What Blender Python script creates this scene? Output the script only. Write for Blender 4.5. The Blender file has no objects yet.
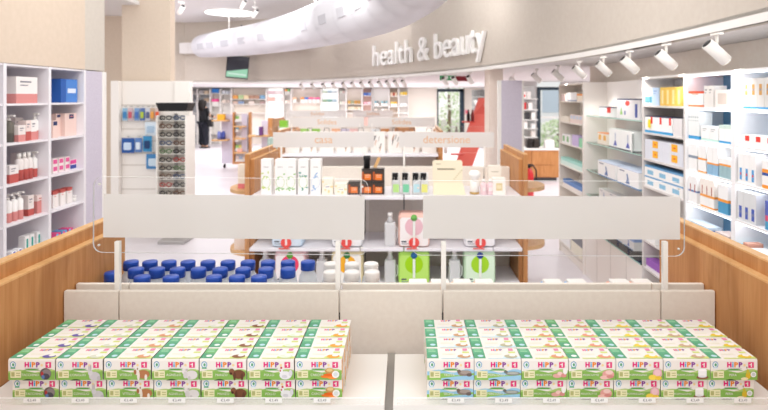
import bpy, bmesh, math, random
from mathutils import Vector, Matrix
random.seed(7)
S = bpy.context.scene
COL = S.collection
F, CX, CY, H = 560.0, 405.0, 97.0, 1.75
def WX(px, Y): return (px - CX) / F * Y
def WZ(py, Y): return H - (py - CY) / F * Y
def SY(px, X): return X * F / (px - CX)          # depth of a point on a wall at X seen in column px
ORD = 'first second third fourth fifth sixth seventh eighth ninth tenth eleventh twelfth thirteenth fourteenth fifteenth'.split()

# ------------------------------------------------------------------ materials
def lin(c):
    c = c.lstrip('#'); out = []
    for i in (0, 2, 4):
        v = int(c[i:i+2], 16) / 255
        out.append(v / 12.92 if v <= .04045 else ((v + .055) / 1.055) ** 2.4)
    return (*out, 1)
MC = {}
def mat(hexc, rough=.55, spec=.3, metal=0, key=None):
    k = (hexc, rough, spec, metal)
    if k in MC: return MC[k]
    m = bpy.data.materials.new('paint_' + hexc.lstrip('#')); m.use_nodes = True
    nt = m.node_tree; p = nt.nodes['Principled BSDF']
    p.inputs['Base Color'].default_value = lin(hexc); p.inputs['Roughness'].default_value = rough
    p.inputs['Specular IOR Level'].default_value = spec; p.inputs['Metallic'].default_value = metal
    MC[k] = m; return m
def noisy(name, a, b, scale, rough=.6, stretch=(1, 1, 1), detail=3, spec=.3, bump=0):
    m = bpy.data.materials.new(name); m.use_nodes = True; nt = m.node_tree; p = nt.nodes['Principled BSDF']
    tc = nt.nodes.new('ShaderNodeTexCoord'); mp = nt.nodes.new('ShaderNodeMapping'); mp.inputs['Scale'].default_value = stretch
    n = nt.nodes.new('ShaderNodeTexNoise'); n.inputs['Scale'].default_value = scale; n.inputs['Detail'].default_value = detail
    r = nt.nodes.new('ShaderNodeValToRGB'); r.color_ramp.elements[0].color = lin(a); r.color_ramp.elements[1].color = lin(b)
    r.color_ramp.elements[0].position = .35; r.color_ramp.elements[1].position = .68
    L = nt.links.new
    L(tc.outputs['Object'], mp.inputs['Vector']); L(mp.outputs['Vector'], n.inputs['Vector']); L(n.outputs['Fac'], r.inputs['Fac'])
    L(r.outputs['Color'], p.inputs['Base Color']); p.inputs['Roughness'].default_value = rough; p.inputs['Specular IOR Level'].default_value = spec
    if bump:
        bn = nt.nodes.new('ShaderNodeBump'); bn.inputs['Strength'].default_value = bump; L(n.outputs['Fac'], bn.inputs['Height']); L(bn.outputs['Normal'], p.inputs['Normal'])
    return m
def wood(name, a, b, c):
    m = bpy.data.materials.new(name); m.use_nodes = True; nt = m.node_tree; p = nt.nodes['Principled BSDF']; L = nt.links.new
    tc = nt.nodes.new('ShaderNodeTexCoord')
    mp = nt.nodes.new('ShaderNodeMapping'); mp.inputs['Scale'].default_value = (30, 30, 1.6)
    n = nt.nodes.new('ShaderNodeTexNoise'); n.inputs['Scale'].default_value = 2.2; n.inputs['Detail'].default_value = 6; n.inputs['Roughness'].default_value = .62
    mp2 = nt.nodes.new('ShaderNodeMapping'); mp2.inputs['Scale'].default_value = (5, 5, 1.3)
    n2 = nt.nodes.new('ShaderNodeTexNoise'); n2.inputs['Scale'].default_value = 1.7; n2.inputs['Detail'].default_value = 2; n2.inputs['Distortion'].default_value = 1.6
    r = nt.nodes.new('ShaderNodeValToRGB'); r.color_ramp.elements[0].color = lin(a); r.color_ramp.elements[1].color = lin(b)
    r.color_ramp.elements[0].position = .3; r.color_ramp.elements[1].position = .7
    mx = nt.nodes.new('ShaderNodeMixRGB'); mx.inputs['Color2'].default_value = lin(c)
    r2 = nt.nodes.new('ShaderNodeValToRGB'); r2.color_ramp.elements[0].position = .5; r2.color_ramp.elements[1].position = .75
    r2.color_ramp.elements[0].color = (0, 0, 0, 1); r2.color_ramp.elements[1].color = (.7, .7, .7, 1)
    L(tc.outputs['Object'], mp.inputs['Vector']); L(mp.outputs['Vector'], n.inputs['Vector']); L(n.outputs['Fac'], r.inputs['Fac'])
    L(tc.outputs['Object'], mp2.inputs['Vector']); L(mp2.outputs['Vector'], n2.inputs['Vector']); L(n2.outputs['Fac'], r2.inputs['Fac'])
    L(r2.outputs['Color'], mx.inputs['Fac']); L(r.outputs['Color'], mx.inputs['Color1']); L(mx.outputs['Color'], p.inputs['Base Color'])
    p.inputs['Roughness'].default_value = .45; p.inputs['Specular IOR Level'].default_value = .3
    return m
def clear(name, tint='#FFFFFF', fac=1.0):
    m = bpy.data.materials.new(name); m.use_nodes = True; nt = m.node_tree; nt.nodes.clear(); L = nt.links.new
    o = nt.nodes.new('ShaderNodeOutputMaterial'); mx = nt.nodes.new('ShaderNodeMixShader'); fr = nt.nodes.new('ShaderNodeFresnel'); fr.inputs['IOR'].default_value = 1.33
    t = nt.nodes.new('ShaderNodeBsdfTransparent'); t.inputs['Color'].default_value = lin(tint); g = nt.nodes.new('ShaderNodeBsdfGlossy'); g.inputs['Roughness'].default_value = .05
    L(fr.outputs[0], mx.inputs[0]); L(t.outputs[0], mx.inputs[1]); L(g.outputs[0], mx.inputs[2]); L(mx.outputs[0], o.inputs[0]); return m
def veil(name, colr, transp, transl=.4):
    m = bpy.data.materials.new(name); m.use_nodes = True; nt = m.node_tree; nt.nodes.clear(); L = nt.links.new
    o = nt.nodes.new('ShaderNodeOutputMaterial'); a = nt.nodes.new('ShaderNodeMixShader'); b = nt.nodes.new('ShaderNodeMixShader')
    d = nt.nodes.new('ShaderNodeBsdfDiffuse'); d.inputs[0].default_value = lin(colr); tl = nt.nodes.new('ShaderNodeBsdfTranslucent'); tl.inputs[0].default_value = lin(colr)
    t = nt.nodes.new('ShaderNodeBsdfTransparent')
    a.inputs[0].default_value = transl; b.inputs[0].default_value = transp
    L(d.outputs[0], a.inputs[1]); L(tl.outputs[0], a.inputs[2]); L(a.outputs[0], b.inputs[1]); L(t.outputs[0], b.inputs[2]); L(b.outputs[0], o.inputs[0]); return m
def glow(name, colr, s):
    m = bpy.data.materials.new(name); m.use_nodes = True; nt = m.node_tree; nt.nodes.clear()
    o = nt.nodes.new('ShaderNodeOutputMaterial'); e = nt.nodes.new('ShaderNodeEmission'); e.inputs[0].default_value = lin(colr); e.inputs[1].default_value = s
    nt.links.new(e.outputs[0], o.inputs[0]); return m
WOOD = wood('oak_veneer', '#B87C48', '#CC9560', '#A56A38')
WOODE = wood('oak_edge', '#D6A56C', '#E2B783', '#C9945A')
WHITE = mat('#F1EEEA', .45); PANEL = noisy('cream_panel', '#E5DCD2', '#E9E1D7', 60, .5); LAV = noisy('lavender_felt', '#C9C2D2', '#D2CCDA', 90, .9)
SHELFW = mat('#ECE9EE', .5); CREAM = mat('#EFE7DC', .5); GREY = mat('#A9A6A6', .5); BLACK = mat('#1C1B1D', .45); DGREY = mat('#55565A', .5)
BEIGE = noisy('beige_plaster', '#D6C5B3', '#DAC9B8', 30, .9); BEIGE2 = noisy('grey_beige_plaster', '#CCC4BA', '#D0C8BE', 30, .9)
FASC = noisy('fascia_plaster', '#C8BEB3', '#CCC3B8', 25, .9); PALE = noisy('pale_plaster', '#E3E0DF', '#E7E4E3', 20, .9)
FLOORM = noisy('resin_floor', '#D5D0D6', '#DDD8DD', 1.5, .35, spec=.4)
ACR = clear('clear_acrylic'); ACRE = mat('#FFFFFF', .3); GLASS = clear('shelf_glass', '#F3FAF7'); GLASSE = mat('#A9CFC4', .2)
FROST = veil('frosted_film', '#F1EEEC', .15, .3)
MILK = veil('milky_plastic', '#F6F7F8', .22, .25)
def C(h): return mat(h)

# ------------------------------------------------------------------ mesh building
class B:
    def __init__(s): s.v = []; s.f = []; s.m = []; s.mats = []; s.sm = []
    def mi(s, m):
        if m not in s.mats: s.mats.append(m)
        return s.mats.index(m)
    def add(s, vs, fs, m, smooth=False, M=None):
        b = len(s.v); s.v += [tuple(M @ Vector(v)) if M else tuple(v) for v in vs]
        for i, f in enumerate(fs):
            s.f.append(tuple(b + k for k in f)); s.m.append(s.mi(m[i] if isinstance(m, list) else m)); s.sm.append(smooth)
        return s
    def box(s, x0, x1, y0, y1, z0, z1, m, bev=0, M=None):
        if bev:
            bm = bmesh.new(); bmesh.ops.create_cube(bm, size=1)
            for v in bm.verts: v.co = Vector(((x0+x1)/2 + v.co.x*(x1-x0), (y0+y1)/2 + v.co.y*(y1-y0), (z0+z1)/2 + v.co.z*(z1-z0)))
            bmesh.ops.bevel(bm, geom=bm.edges[:], offset=bev, segments=2, affect='EDGES', profile=.5)
            return s.bm(bm, m, M=M)
        vs = [(x0,y0,z0),(x1,y0,z0),(x1,y1,z0),(x0,y1,z0),(x0,y0,z1),(x1,y0,z1),(x1,y1,z1),(x0,y1,z1)]
        return s.add(vs, [(3,2,1,0),(4,5,6,7),(0,1,5,4),(1,2,6,5),(2,3,7,6),(3,0,4,7)], m, M=M)
    def bm(s, bm, m, smooth=False, M=None):
        bm.verts.index_update(); s.add([v.co.copy() for v in bm.verts], [tuple(v.index for v in f.verts) for f in bm.faces], m, smooth, M); bm.free(); return s
    def bands(s, w, d, bands, top=None):
        """upright carton of width w (x), depth d (y) made of stacked colour bands [(z_top, mat), ...]"""
        zs = [0] + [z for z, _ in bands]; vs = []
        for z in zs: vs += [(-w/2,-d/2,z),(w/2,-d/2,z),(w/2,d/2,z),(-w/2,d/2,z)]
        fs, ms = [(3,2,1,0)], [bands[0][1]]
        for i, (_, m) in enumerate(bands):
            a = i*4
            for k in range(4): fs.append((a+k, a+(k+1)%4, a+4+(k+1)%4, a+4+k)); ms.append(m)
        a = len(bands)*4; fs.append((a,a+1,a+2,a+3)); ms.append(top or bands[-1][1])
        return s.add(vs, fs, ms)
    def lathe(s, prof, m, n=20, M=None, o=(0,0,0), smooth=True):
        vs, fs, ms = [], [], []
        for r, z in prof:
            for k in range(n):
                a = 2*math.pi*k/n; vs.append((o[0]+r*math.cos(a), o[1]+r*math.sin(a), o[2]+z))
        for i in range(len(prof)-1):
            for k in range(n):
                fs.append((i*n+k, i*n+(k+1)%n, (i+1)*n+(k+1)%n, (i+1)*n+k)); ms.append(m[i] if isinstance(m, list) else m)
        fs.append(tuple(range(n-1,-1,-1))); ms.append(ms[0]); fs.append(tuple((len(prof)-1)*n+k for k in range(n))); ms.append(ms[-2])
        return s.add(vs, fs, ms, smooth, M)
    def tube(s, pts, r, m, n=8, caps=True, smooth=True):
        pts = [Vector(p) for p in pts]; vs, fs = [], []; N = len(pts); rr = r if isinstance(r, list) else [r]*N
        up = None
        for i, p in enumerate(pts):
            t = (pts[min(i+1,N-1)] - pts[max(i-1,0)]).normalized()
            if up is None: up = t.orthogonal().normalized()
            up = (up - t*up.dot(t)).normalized(); q = t.cross(up)
            for k in range(n):
                a = 2*math.pi*k/n; vs.append(p + (up*math.cos(a) + q*math.sin(a))*rr[i])
        for i in range(N-1):
            for k in range(n): fs.append((i*n+k, i*n+(k+1)%n, (i+1)*n+(k+1)%n, (i+1)*n+k))
        if caps: fs.append(tuple(range(n-1,-1,-1))); fs.append(tuple((N-1)*n+k for k in range(n)))
        return s.add(vs, fs, m, smooth)
    def prism(s, poly, a, b, m, ax='y', edge=None, M=None):
        """polygon in the plane across axis ax, extruded a..b; edge = material of the rim"""
        n = len(poly)
        mk = {'y': lambda p, t: (p[0], t, p[1]), 'x': lambda p, t: (t, p[0], p[1]), 'z': lambda p, t: (p[0], p[1], t)}[ax]
        vs = [mk(p, a) for p in poly] + [mk(p, b) for p in poly]
        fs = [tuple(range(n)), tuple(range(2*n-1, n-1, -1))] + [(k, n+k, n+(k+1)%n, (k+1)%n) for k in range(n)]
        return s.add(vs, fs, [m, m] + [edge or m]*n, M=M)
    def front(s, poly, y, m): return s.add([(p[0], y, p[1]) for p in poly], [tuple(range(len(poly)))], m)
    def top(s, poly, z, m): return s.add([(p[0], p[1], z) for p in poly], [tuple(range(len(poly)))], m)
    def text(s, t, size, x, z, y, m, align='CENTER', M=None, ext=0):
        vs, fs = txt(t, size, align, ext); return s.add([(x+v[0], y+v[2], z+v[1]) for v in vs], fs, m, M=M)
    def build(s, name, parent=None, loc=(0,0,0), rz=0):
        me = bpy.data.meshes.new(name); me.from_pydata(s.v, [], s.f)
        for m in s.mats: me.materials.append(m)
        me.polygons.foreach_set('material_index', s.m); me.polygons.foreach_set('use_smooth', s.sm)
        bm = bmesh.new(); bm.from_mesh(me); bmesh.ops.recalc_face_normals(bm, faces=bm.faces[:]); bm.to_mesh(me); bm.free()
        o = bpy.data.objects.new(name, me); COL.objects.link(o); o.location = loc; o.rotation_euler[2] = rz
        if parent: o.parent = parent
        return o
TX = {}
def txt(t, size, align, ext=0):
    k = (t, size, align, ext)
    if k not in TX:
        cu = bpy.data.curves.new('t', 'FONT'); cu.body = t; cu.size = size; cu.align_x = align; cu.align_y = 'CENTER'; cu.extrude = ext; cu.resolution_u = 3
        o = bpy.data.objects.new('t', cu); COL.objects.link(o); dg = bpy.context.evaluated_depsgraph_get(); dg.update()
        me = bpy.data.meshes.new_from_object(o.evaluated_get(dg))
        TX[k] = ([tuple(v.co) for v in me.vertices], [tuple(p.vertices) for p in me.polygons])
        bpy.data.objects.remove(o); bpy.data.meshes.remove(me); bpy.data.curves.remove(cu)
    return TX[k]
def ell(cx, cz, rx, rz, n=18, a0=0, a1=360):
    full = a1 - a0 >= 360
    return [(cx + rx*math.cos(math.radians(a0 + (a1-a0)*k/(n if full else n-1))), cz + rz*math.sin(math.radians(a0 + (a1-a0)*k/(n if full else n-1)))) for k in range(n)]
def rrect(x0, x1, z0, z1, r, n=5):
    out = []
    for cx, cz, a in ((x1-r, z0+r, -90), (x1-r, z1-r, 0), (x0+r, z1-r, 90), (x0+r, z0+r, 180)):
        for k in range(n): t = math.radians(a + 90*k/(n-1)); out.append((cx + r*math.cos(t), cz + r*math.sin(t)))
    return out
def rect(x0, x1, z0, z1): return [(x0,z0),(x1,z0),(x1,z1),(x0,z1)]
LABELS = {}
def tag(o, label, cat, group=None):
    if label in LABELS and not (group and LABELS[label] == group): print('DUP LABEL', label)
    n = len(label.split());
    if n < 4 or n > 16: print('LABEL LEN', n, label)
    LABELS[label] = group
    o['label'] = label; o['category'] = cat
    if group: o['group'] = group
    return o
def thing(name, label, cat, loc=(0,0,0), rz=0, group=None):
    o = bpy.data.objects.new(name, None); COL.objects.link(o); o.location = loc; o.rotation_euler = (0,0,rz); o.empty_display_size = .05
    return tag(o, label, cat, group)
def struct(b, name, **k):
    o = b.build(name, **k); o['kind'] = 'structure'; return o
def dup(root, label, loc, rz=0, group=None):
    r = root.copy(); COL.objects.link(r); r.location = loc; r.rotation_euler = (0,0,rz)
    for ch in list(root.children):
        c = ch.copy(); COL.objects.link(c); c.parent = r
        for g in ch.children:
            d = g.copy(); COL.objects.link(d); d.parent = c
    return tag(r, label, r['category'], group or r.get('group'))
class Proto:
    """first call moves the original, later calls copy it"""
    def __init__(s, make): s.make = make; s.o = None
    def at(s, label, loc, rz=0, group=None):
        if s.o is None:
            s.o = s.make(); tag(s.o, label, s.o['category'], group); s.o.location = loc; s.o.rotation_euler = (0,0,rz); return s.o
        return dup(s.o, label, loc, rz, group)

# ------------------------------------------------------------------ camera
cam = bpy.data.cameras.new('camera'); co = bpy.data.objects.new('camera', cam); COL.objects.link(co); S.camera = co
co.location = (0, 0, H); co.rotation_euler = (math.pi/2, 0, 0)
cam.sensor_fit = 'HORIZONTAL'; cam.sensor_width = 36; cam.lens = F/768*36
cam.shift_x = (384-CX)/768; cam.shift_y = -(205-CY)/768
cam.clip_start = .05; cam.clip_end = 200
cam.dof.use_dof = True; cam.dof.focus_distance = 1.6; cam.dof.aperture_fstop = 4.5

# ------------------------------------------------------------------ setting
K = .945; ZB = 2.095; ZC = 3.6
FP = [(x*K, y*K) for x, y in [(1.68,-.5),(1.68,2),(1.68,3.6),(1.58,4.9),(1.38,6.0),(1.08,7.2),(.62,8.5),(-.05,9.9),(-1.1,11.6),(-2.5,13.3),(-4.0,14.3),(-5.82,14.8)]]
def smooth(pts, n=4):
    out = []
    for i in range(len(pts)-1):
        p0, p1, p2, p3 = [Vector(pts[max(0,min(len(pts)-1,i+k))]) for k in (-1,0,1,2)]
        for k in range(n):
            t = k/n; out.append(.5*((2*p1)+(p2-p0)*t+(2*p0-5*p1+4*p2-p3)*t*t+(3*p1-p0-3*p2+p3)*t**3))
    out.append(Vector(pts[-1])); return out
FPS = smooth(FP, 5)
fpath = [tuple(p) for p in FPS] + [(-6.6, 13.1)]
struct(B().box(-11, 7, -.5, 21.2, -.06, 0, FLOORM), 'floor')
b = B()
for i in range(len(fpath)-1):
    (x0,y0),(x1,y1) = fpath[i], fpath[i+1]
    d = Vector((x1-x0, y1-y0)).normalized(); nx, ny = d.y*.12, -d.x*.12      # away from the camera side
    b.add([(x0,y0,ZB),(x1,y1,ZB),(x1,y1,ZC),(x0,y0,ZC),(x0+nx,y0+ny,ZB),(x1+nx,y1+ny,ZB),(x1+nx,y1+ny,ZC),(x0+nx,y0+ny,ZC)],
          [(0,1,2,3),(7,6,5,4),(0,4,5,1),(3,2,6,7)], FASC, smooth=False)
struct(b, 'wall_fascia')
b = B()
for i in range(len(fpath)-1):
    (x0,y0),(x1,y1) = fpath[i], fpath[i+1]
    d = Vector((x1-x0, y1-y0)).normalized(); ox, oy = -d.y*.012, d.x*.012
    b.add([(x0+ox,y0+oy,ZB-.012),(x1+ox,y1+oy,ZB-.012),(x1+ox,y1+oy,ZB+.028),(x0+ox,y0+oy,ZB+.028),(x0,y0,ZB-.012),(x1,y1,ZB-.012),(x1,y1,ZB+.028),(x0,y0,ZB+.028)],
          [(0,1,2,3),(7,6,5,4),(0,4,5,1),(3,2,6,7)], WHITE)
struct(b, 'trim_1')
outer = [(-11,13.1),(-11,21.15),(2.93,21.15),(2.93,12.75),(7,12.75),(7,6.5),(2.26,6.5),(2.26,-.5)]
poly = [(x, y) for x, y in fpath] + outer
b = B(); b.prism(poly, ZB+.002, ZB+.05, PALE, 'z'); struct(b, 'ceiling_lower')
b = B(); b.prism([(x, y) for x, y in fpath if y > 8.5] + [(-11,13.1),(-11,8.5),(.7,8.5)], ZC, ZC+.05, PALE, 'z'); struct(b, 'ceiling_upper')
struct(B().box(-7, -3.46, 6.6, 8.3, 2.95, 3.0, PALE), 'ceiling_side')
# white ledge along the far fascia
b = B(); far = [p for p in FPS if p.y > 12.0]
for i in range(len(far)-1):
    a, c = far[i], far[i+1]; d = (c-a).normalized(); o2 = Vector((-d.y, d.x))*.22
    if o2.y > 0: o2 = -o2
    b.add([(a.x,a.y,2.82),(c.x,c.y,2.82),(c.x,c.y,3.08),(a.x,a.y,3.08),(a.x+o2.x,a.y+o2.y,2.82),(c.x+o2.x,c.y+o2.y,2.82),(c.x+o2.x,c.y+o2.y,3.08),(a.x+o2.x,a.y+o2.y,3.08)],
          [(0,1,5,4),(4,5,6,7),(7,6,2,3)], PALE)
struct(b, 'trim_2')
XL, XLB, ZTL = -2.2, -2.49, 1.937
struct(B().box(XL-.35, XL, .6, 3.85, ZTL+.002, ZC, BEIGE), 'wall_left')
struct(B().box(XL-.35, XL, 3.85, 4.1, ZTL+.002, ZC, BEIGE2), 'column_1')
struct(B().box(-7, -3.66, 8.3, 8.4, 0, 2.96, BEIGE), 'wall_left_rear')
struct(B().box(-3.69, WX(175,7.45), 7.3, 7.45, 0, ZC, BEIGE), 'column_2')
struct(B().box(-11.1, -11, 3, 22, 0, ZC, PALE), 'wall_far_left')
b = B(); YB = 21.0
DX0, DX1 = WX(437, YB), WX(464, YB)
b.box(-11, DX0, YB, YB+.15, 0, ZB, CREAM); b.box(DX1, 2.93, YB, YB+.15, 0, ZB, CREAM); struct(b, 'wall_back')
struct(B().box(2.88, 2.93, 12.76, YB-.001, 0, ZB, PALE), 'wall_passage')
struct(B().box(2.26, 7, 6.42, 6.5, 0, ZB, PALE), 'wall_partition')
# right side
XR, XRB, ZTR = 1.76, 2.0, 1.895
b = B(); b.box(2.12, 2.24, 2.2, 6.42, 0, ZB, noisy('cream_plaster', '#EBE1D7', '#EEE6DD', 30, .9))
struct(b, 'wall_right')
struct(B().box(7, 7.1, 6.4, 12.75, 0, ZB, PALE), 'wall_far_right')
YW = 12.6; w0, w1 = WX(537, YW), WX(562, YW)
b = B(); b.box(2.52, w0, YW, YW+.15, 0, ZB, PALE); b.box(w1, 7, YW, YW+.15, 0, ZB, PALE); b.box(w0, w1, YW, YW+.15, 0, .6, PALE); struct(b, 'wall_rear_right')
DARK = mat('#2E3C48', .4); BLUEF = mat('#6F9CB8', .4)
b = B(); z1 = WZ(87, YW)
for x in (w0, w1-.07): b.box(x, x+.07, YW-.04, YW+.02, .6, z1, DARK)
b.box(w0+.07, w1-.07, YW-.04, YW+.02, z1-.07, z1, DARK); b.box(w0+.07, w1-.07, YW-.03, YW+.01, WZ(118, YW), WZ(118, YW)+.03, WHITE)
b.box(w0+.07, w1-.07, YW-.01, YW, .6, z1-.07, ACR); struct(b, 'window_1')
b = B()
b.box(DX0, DX0+.05, YB-.05, YB+.02, 0, 2.06, DARK); b.box(DX1-.16, DX1, YB-.05, YB+.02, 0, 2.06, DARK)
b.box(DX0, DX1, YB-.05, YB+.02, 1.94, 2.06, DARK); b.box(DX0+.05, DX1-.16, YB-.01, YB, 0, 1.94, ACR); struct(b, 'door_1')
# pillar by the far gondola
b = B(); b.box(WX(488,7.0), WX(500,7.0)+.02, 6.9, 7.3, 0, ZB, noisy('rose_plaster', '#EADBCF', '#EDE0D5', 30, .9)); struct(b, 'column_3')
b = B(); b.box(1.105, 1.34, 6.42, 6.5, 0, 1.94, LAV); b.box(1.07, 1.105, 6.42, 6.5, 0, 1.94, WHITE); b.box(1.34, 1.365, 6.42, 6.5, 0, 1.94, WHITE)
struct(b, 'wall_lavender')
# outside
struct(B().box(-6, 12, 21.2, 45, -.1, -.06, mat('#C9C6C0', .9)), 'ground_outside')

# ------------------------------------------------------------------ packs
PW, PH, PD = .1200, .0560, .0625
MG, BL, OR, PU = C('#E2177C'), C('#28A3DC'), C('#F08A1E'), C('#8C3A9B')
GR, GRL, GRD, YG = C('#86B455'), C('#AFCB7A'), C('#57A07A'), C('#CFDC80')
PWHITE = mat('#EFEAE4', .4, .3); CRM = C('#E9E6BC'); OLV = C('#B3B277'); WAT = C('#9CCBE6'); HILL = C('#5FA846')
def logo(put, x0, z0, h):
    """the four-letter brand mark; put(poly, mat)"""
    def P(x, m):
        put(rect(x, x+.26*h, z0, z0+h), m)
        o = ell(x+.22*h, z0+.69*h, .5*h, .31*h, 9, -90, 90); i = ell(x+.22*h, z0+.69*h, .22*h, .1*h, 9, -90, 90)
        for k in range(8): put([o[k], o[k+1], i[k+1], i[k]], m)
    put(rect(x0, x0+.27*h, z0, z0+h), MG); put(rect(x0+.58*h, x0+.85*h, z0, z0+h), MG); put(rect(x0+.27*h, x0+.58*h, z0+.37*h, z0+.63*h), MG)
    put(rect(x0+.98*h, x0+1.22*h, z0, z0+.68*h), BL); put(ell(x0+1.1*h, z0+.87*h, .14*h, .14*h, 8), BL)
    P(x0+1.36*h, OR); P(x0+2.2*h, PU)
def pic(put, kind):
    """picture at the lower corner of the front; unit frame u,v over the face in metres"""
    e = lambda u, v, ru, rv, c, **k: put(ell((u-.5)*PW, v*PH, ru*PW, rv*PH, 14, **k), C(c))
    if kind == 'turkey':
        e(.80,.33,.125,.26,'#6B5C58'); e(.82,.34,.10,.2,'#8A7F80'); e(.80,.2,.09,.15,'#4D4A55'); e(.73,.33,.03,.10,'#B33A3A'); e(.75,.18,.035,.1,'#5D78A8')
    elif kind == 'rabbit':
        e(.83,.22,.12,.2,'#C9C6CA'); e(.74,.38,.05,.14,'#D3D0D4'); e(.71,.58,.016,.14,'#C9C2C4'); e(.745,.6,.016,.15,'#BDB6B9'); e(.92,.13,.04,.1,'#B9B5BA')
    elif kind == 'cow':
        e(.84,.3,.14,.2,'#B4784F'); e(.70,.4,.06,.13,'#EDE4DC'); e(.67,.4,.03,.12,'#A96C45'); e(.74,.23,.03,.21,'#E9DFD6'); e(.9,.16,.03,.14,'#E9DFD6'); e(.72,.55,.012,.05,'#8A5A3A')
    elif kind == 'lamb':
        e(.85,.27,.13,.21,'#DDD8D8'); e(.70,.42,.055,.12,'#E4DFDE'); e(.72,.27,.05,.16,'#D4CFD0'); e(.75,.5,.03,.05,'#C3BABA'); e(.8,.12,.03,.1,'#C9C3C4')
    elif kind == 'beef':
        e(.84,.3,.14,.21,'#74472F'); e(.69,.42,.06,.15,'#85553A'); e(.67,.34,.03,.06,'#4A2C1E'); e(.75,.22,.03,.2,'#5F3826'); e(.91,.19,.03,.17,'#5F3826'); e(.66,.57,.02,.03,'#D9CFC4')
    elif kind == 'hen':
        e(.82,.26,.13,.19,'#E9E8EC'); e(.73,.44,.04,.14,'#EFEEF2'); e(.73,.6,.022,.05,'#C33230'); e(.71,.47,.015,.05,'#C33230'); e(.93,.36,.04,.15,'#DAD8DF'); e(.80,.2,.06,.08,'#D3D1D8')
    elif kind == 'carrot':
        e(.74,.46,.10,.14,'#C79A5B'); e(.74,.5,.07,.08,'#E4C78C'); e(.68,.2,.13,.07,'#F07B2A'); e(.74,.28,.13,.06,'#E8681E'); e(.80,.14,.10,.06,'#F5903C'); e(.87,.3,.08,.17,'#F2F1EE'); e(.87,.3,.05,.1,'#D9DEE0')
    elif kind == 'trout':
        e(.80,.36,.15,.13,'#8F7E76'); e(.82,.40,.12,.09,'#A89B93'); e(.68,.44,.04,.08,'#77665E'); e(.9,.28,.06,.08,'#6F625C')
    elif kind == 'slim':
        e(.82,.34,.16,.09,'#8C8F8A'); e(.82,.36,.12,.05,'#B4B8B2'); e(.67,.42,.04,.06,'#6E716C')
    elif kind == 'diced':
        e(.76,.24,.10,.1,'#E0A7A0'); e(.82,.34,.06,.09,'#EFC8C2'); e(.9,.26,.06,.1,'#D98F8A'); e(.93,.46,.05,.16,'#F2F1EE')
    elif kind == 'rolled':
        e(.84,.3,.13,.2,'#E3A39C'); e(.76,.16,.1,.09,'#EDBDB4'); e(.86,.4,.08,.1,'#F0CBC4'); e(.88,.2,.08,.07,'#D28984')
    elif kind == 'hamcheese':
        e(.88,.34,.10,.25,'#E3AEB6'); e(.78,.16,.09,.13,'#F2D452'); e(.90,.13,.07,.1,'#EBC640'); e(.88,.38,.07,.16,'#EEC4CA')
    elif kind == 'cheese':
        e(.83,.16,.13,.09,'#8A5F44'); put(rect((.74-.5)*PW,(.92-.5)*PW,.2*PH,.5*PH), C('#F4F4F4')); e(.83,.5,.09,.06,'#FFFFFF'); e(.83,.2,.09,.05,'#E4E4E6')
    elif kind == 'pear':
        e(.80,.26,.055,.17,'#D9B52E'); e(.79,.42,.03,.13,'#C9C040'); e(.77,.62,.01,.05,'#6B5A2A'); e(.72,.1,.08,.07,'#EDE2B4'); e(.91,.3,.06,.13,'#EFF1F0'); e(.91,.3,.04,.08,'#C7CDD2')
PICC = dict(turkey='#6A5FA5', rabbit='#D3D6C4', cow='#D79A74', lamb='#E3E7D8', beef='#8A5A3C', hen='#DDE6D0', carrot='#F5A23C', trout='#C79A72', slim='#B8B295', diced='#DB9B76', rolled='#E39B80', hamcheese='#F2D04E', cheese='#C9A98C', pear='#E5C53C')
FL = [('turkey','TACCHINO','a grey turkey'),('rabbit','CONIGLIO','a grey rabbit'),('cow','VITELLO','a brown-and-white cow'),('lamb','AGNELLO','a white lamb'),('beef','MANZO','a dark brown cow'),('hen','POLLO','a white hen'),('carrot','CAROTE','orange carrots')]
FR = [('trout','TROTA','a plump brown fish'),('slim','MERLUZZO','a slim silver fish'),('diced','PROSCIUTTO','diced ham'),('rolled','PROSCIUTTO','pink ham slices'),('hamcheese','FORMAGGINO','ham with yellow cheese'),('cheese','FORMAGGINO','a white cheese round'),('pear','PERA','a green pear')]
MESH = {}
def sleeve_mesh():
    b = B(); t = .0008; x = PW/2
    pro = rrect(-PD/2, PD/2, 0, PH, .005, 4); inn = rrect(-PD/2+t, PD/2-t, t, PH-t, .0045, 4); n = len(pro)
    vs = [(-x,p[0],p[1]) for p in pro] + [(x,p[0],p[1]) for p in pro] + [(-x,p[0],p[1]) for p in inn] + [(x,p[0],p[1]) for p in inn]; fs = []
    for k in range(n):
        j = (k+1) % n; fs += [(k,j,n+j,n+k),(2*n+k,3*n+k,3*n+j,2*n+j),(k,2*n+k,2*n+j,j),(n+k,n+j,3*n+j,3*n+k)]
    b.add(vs, fs, PWHITE); return b
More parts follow.
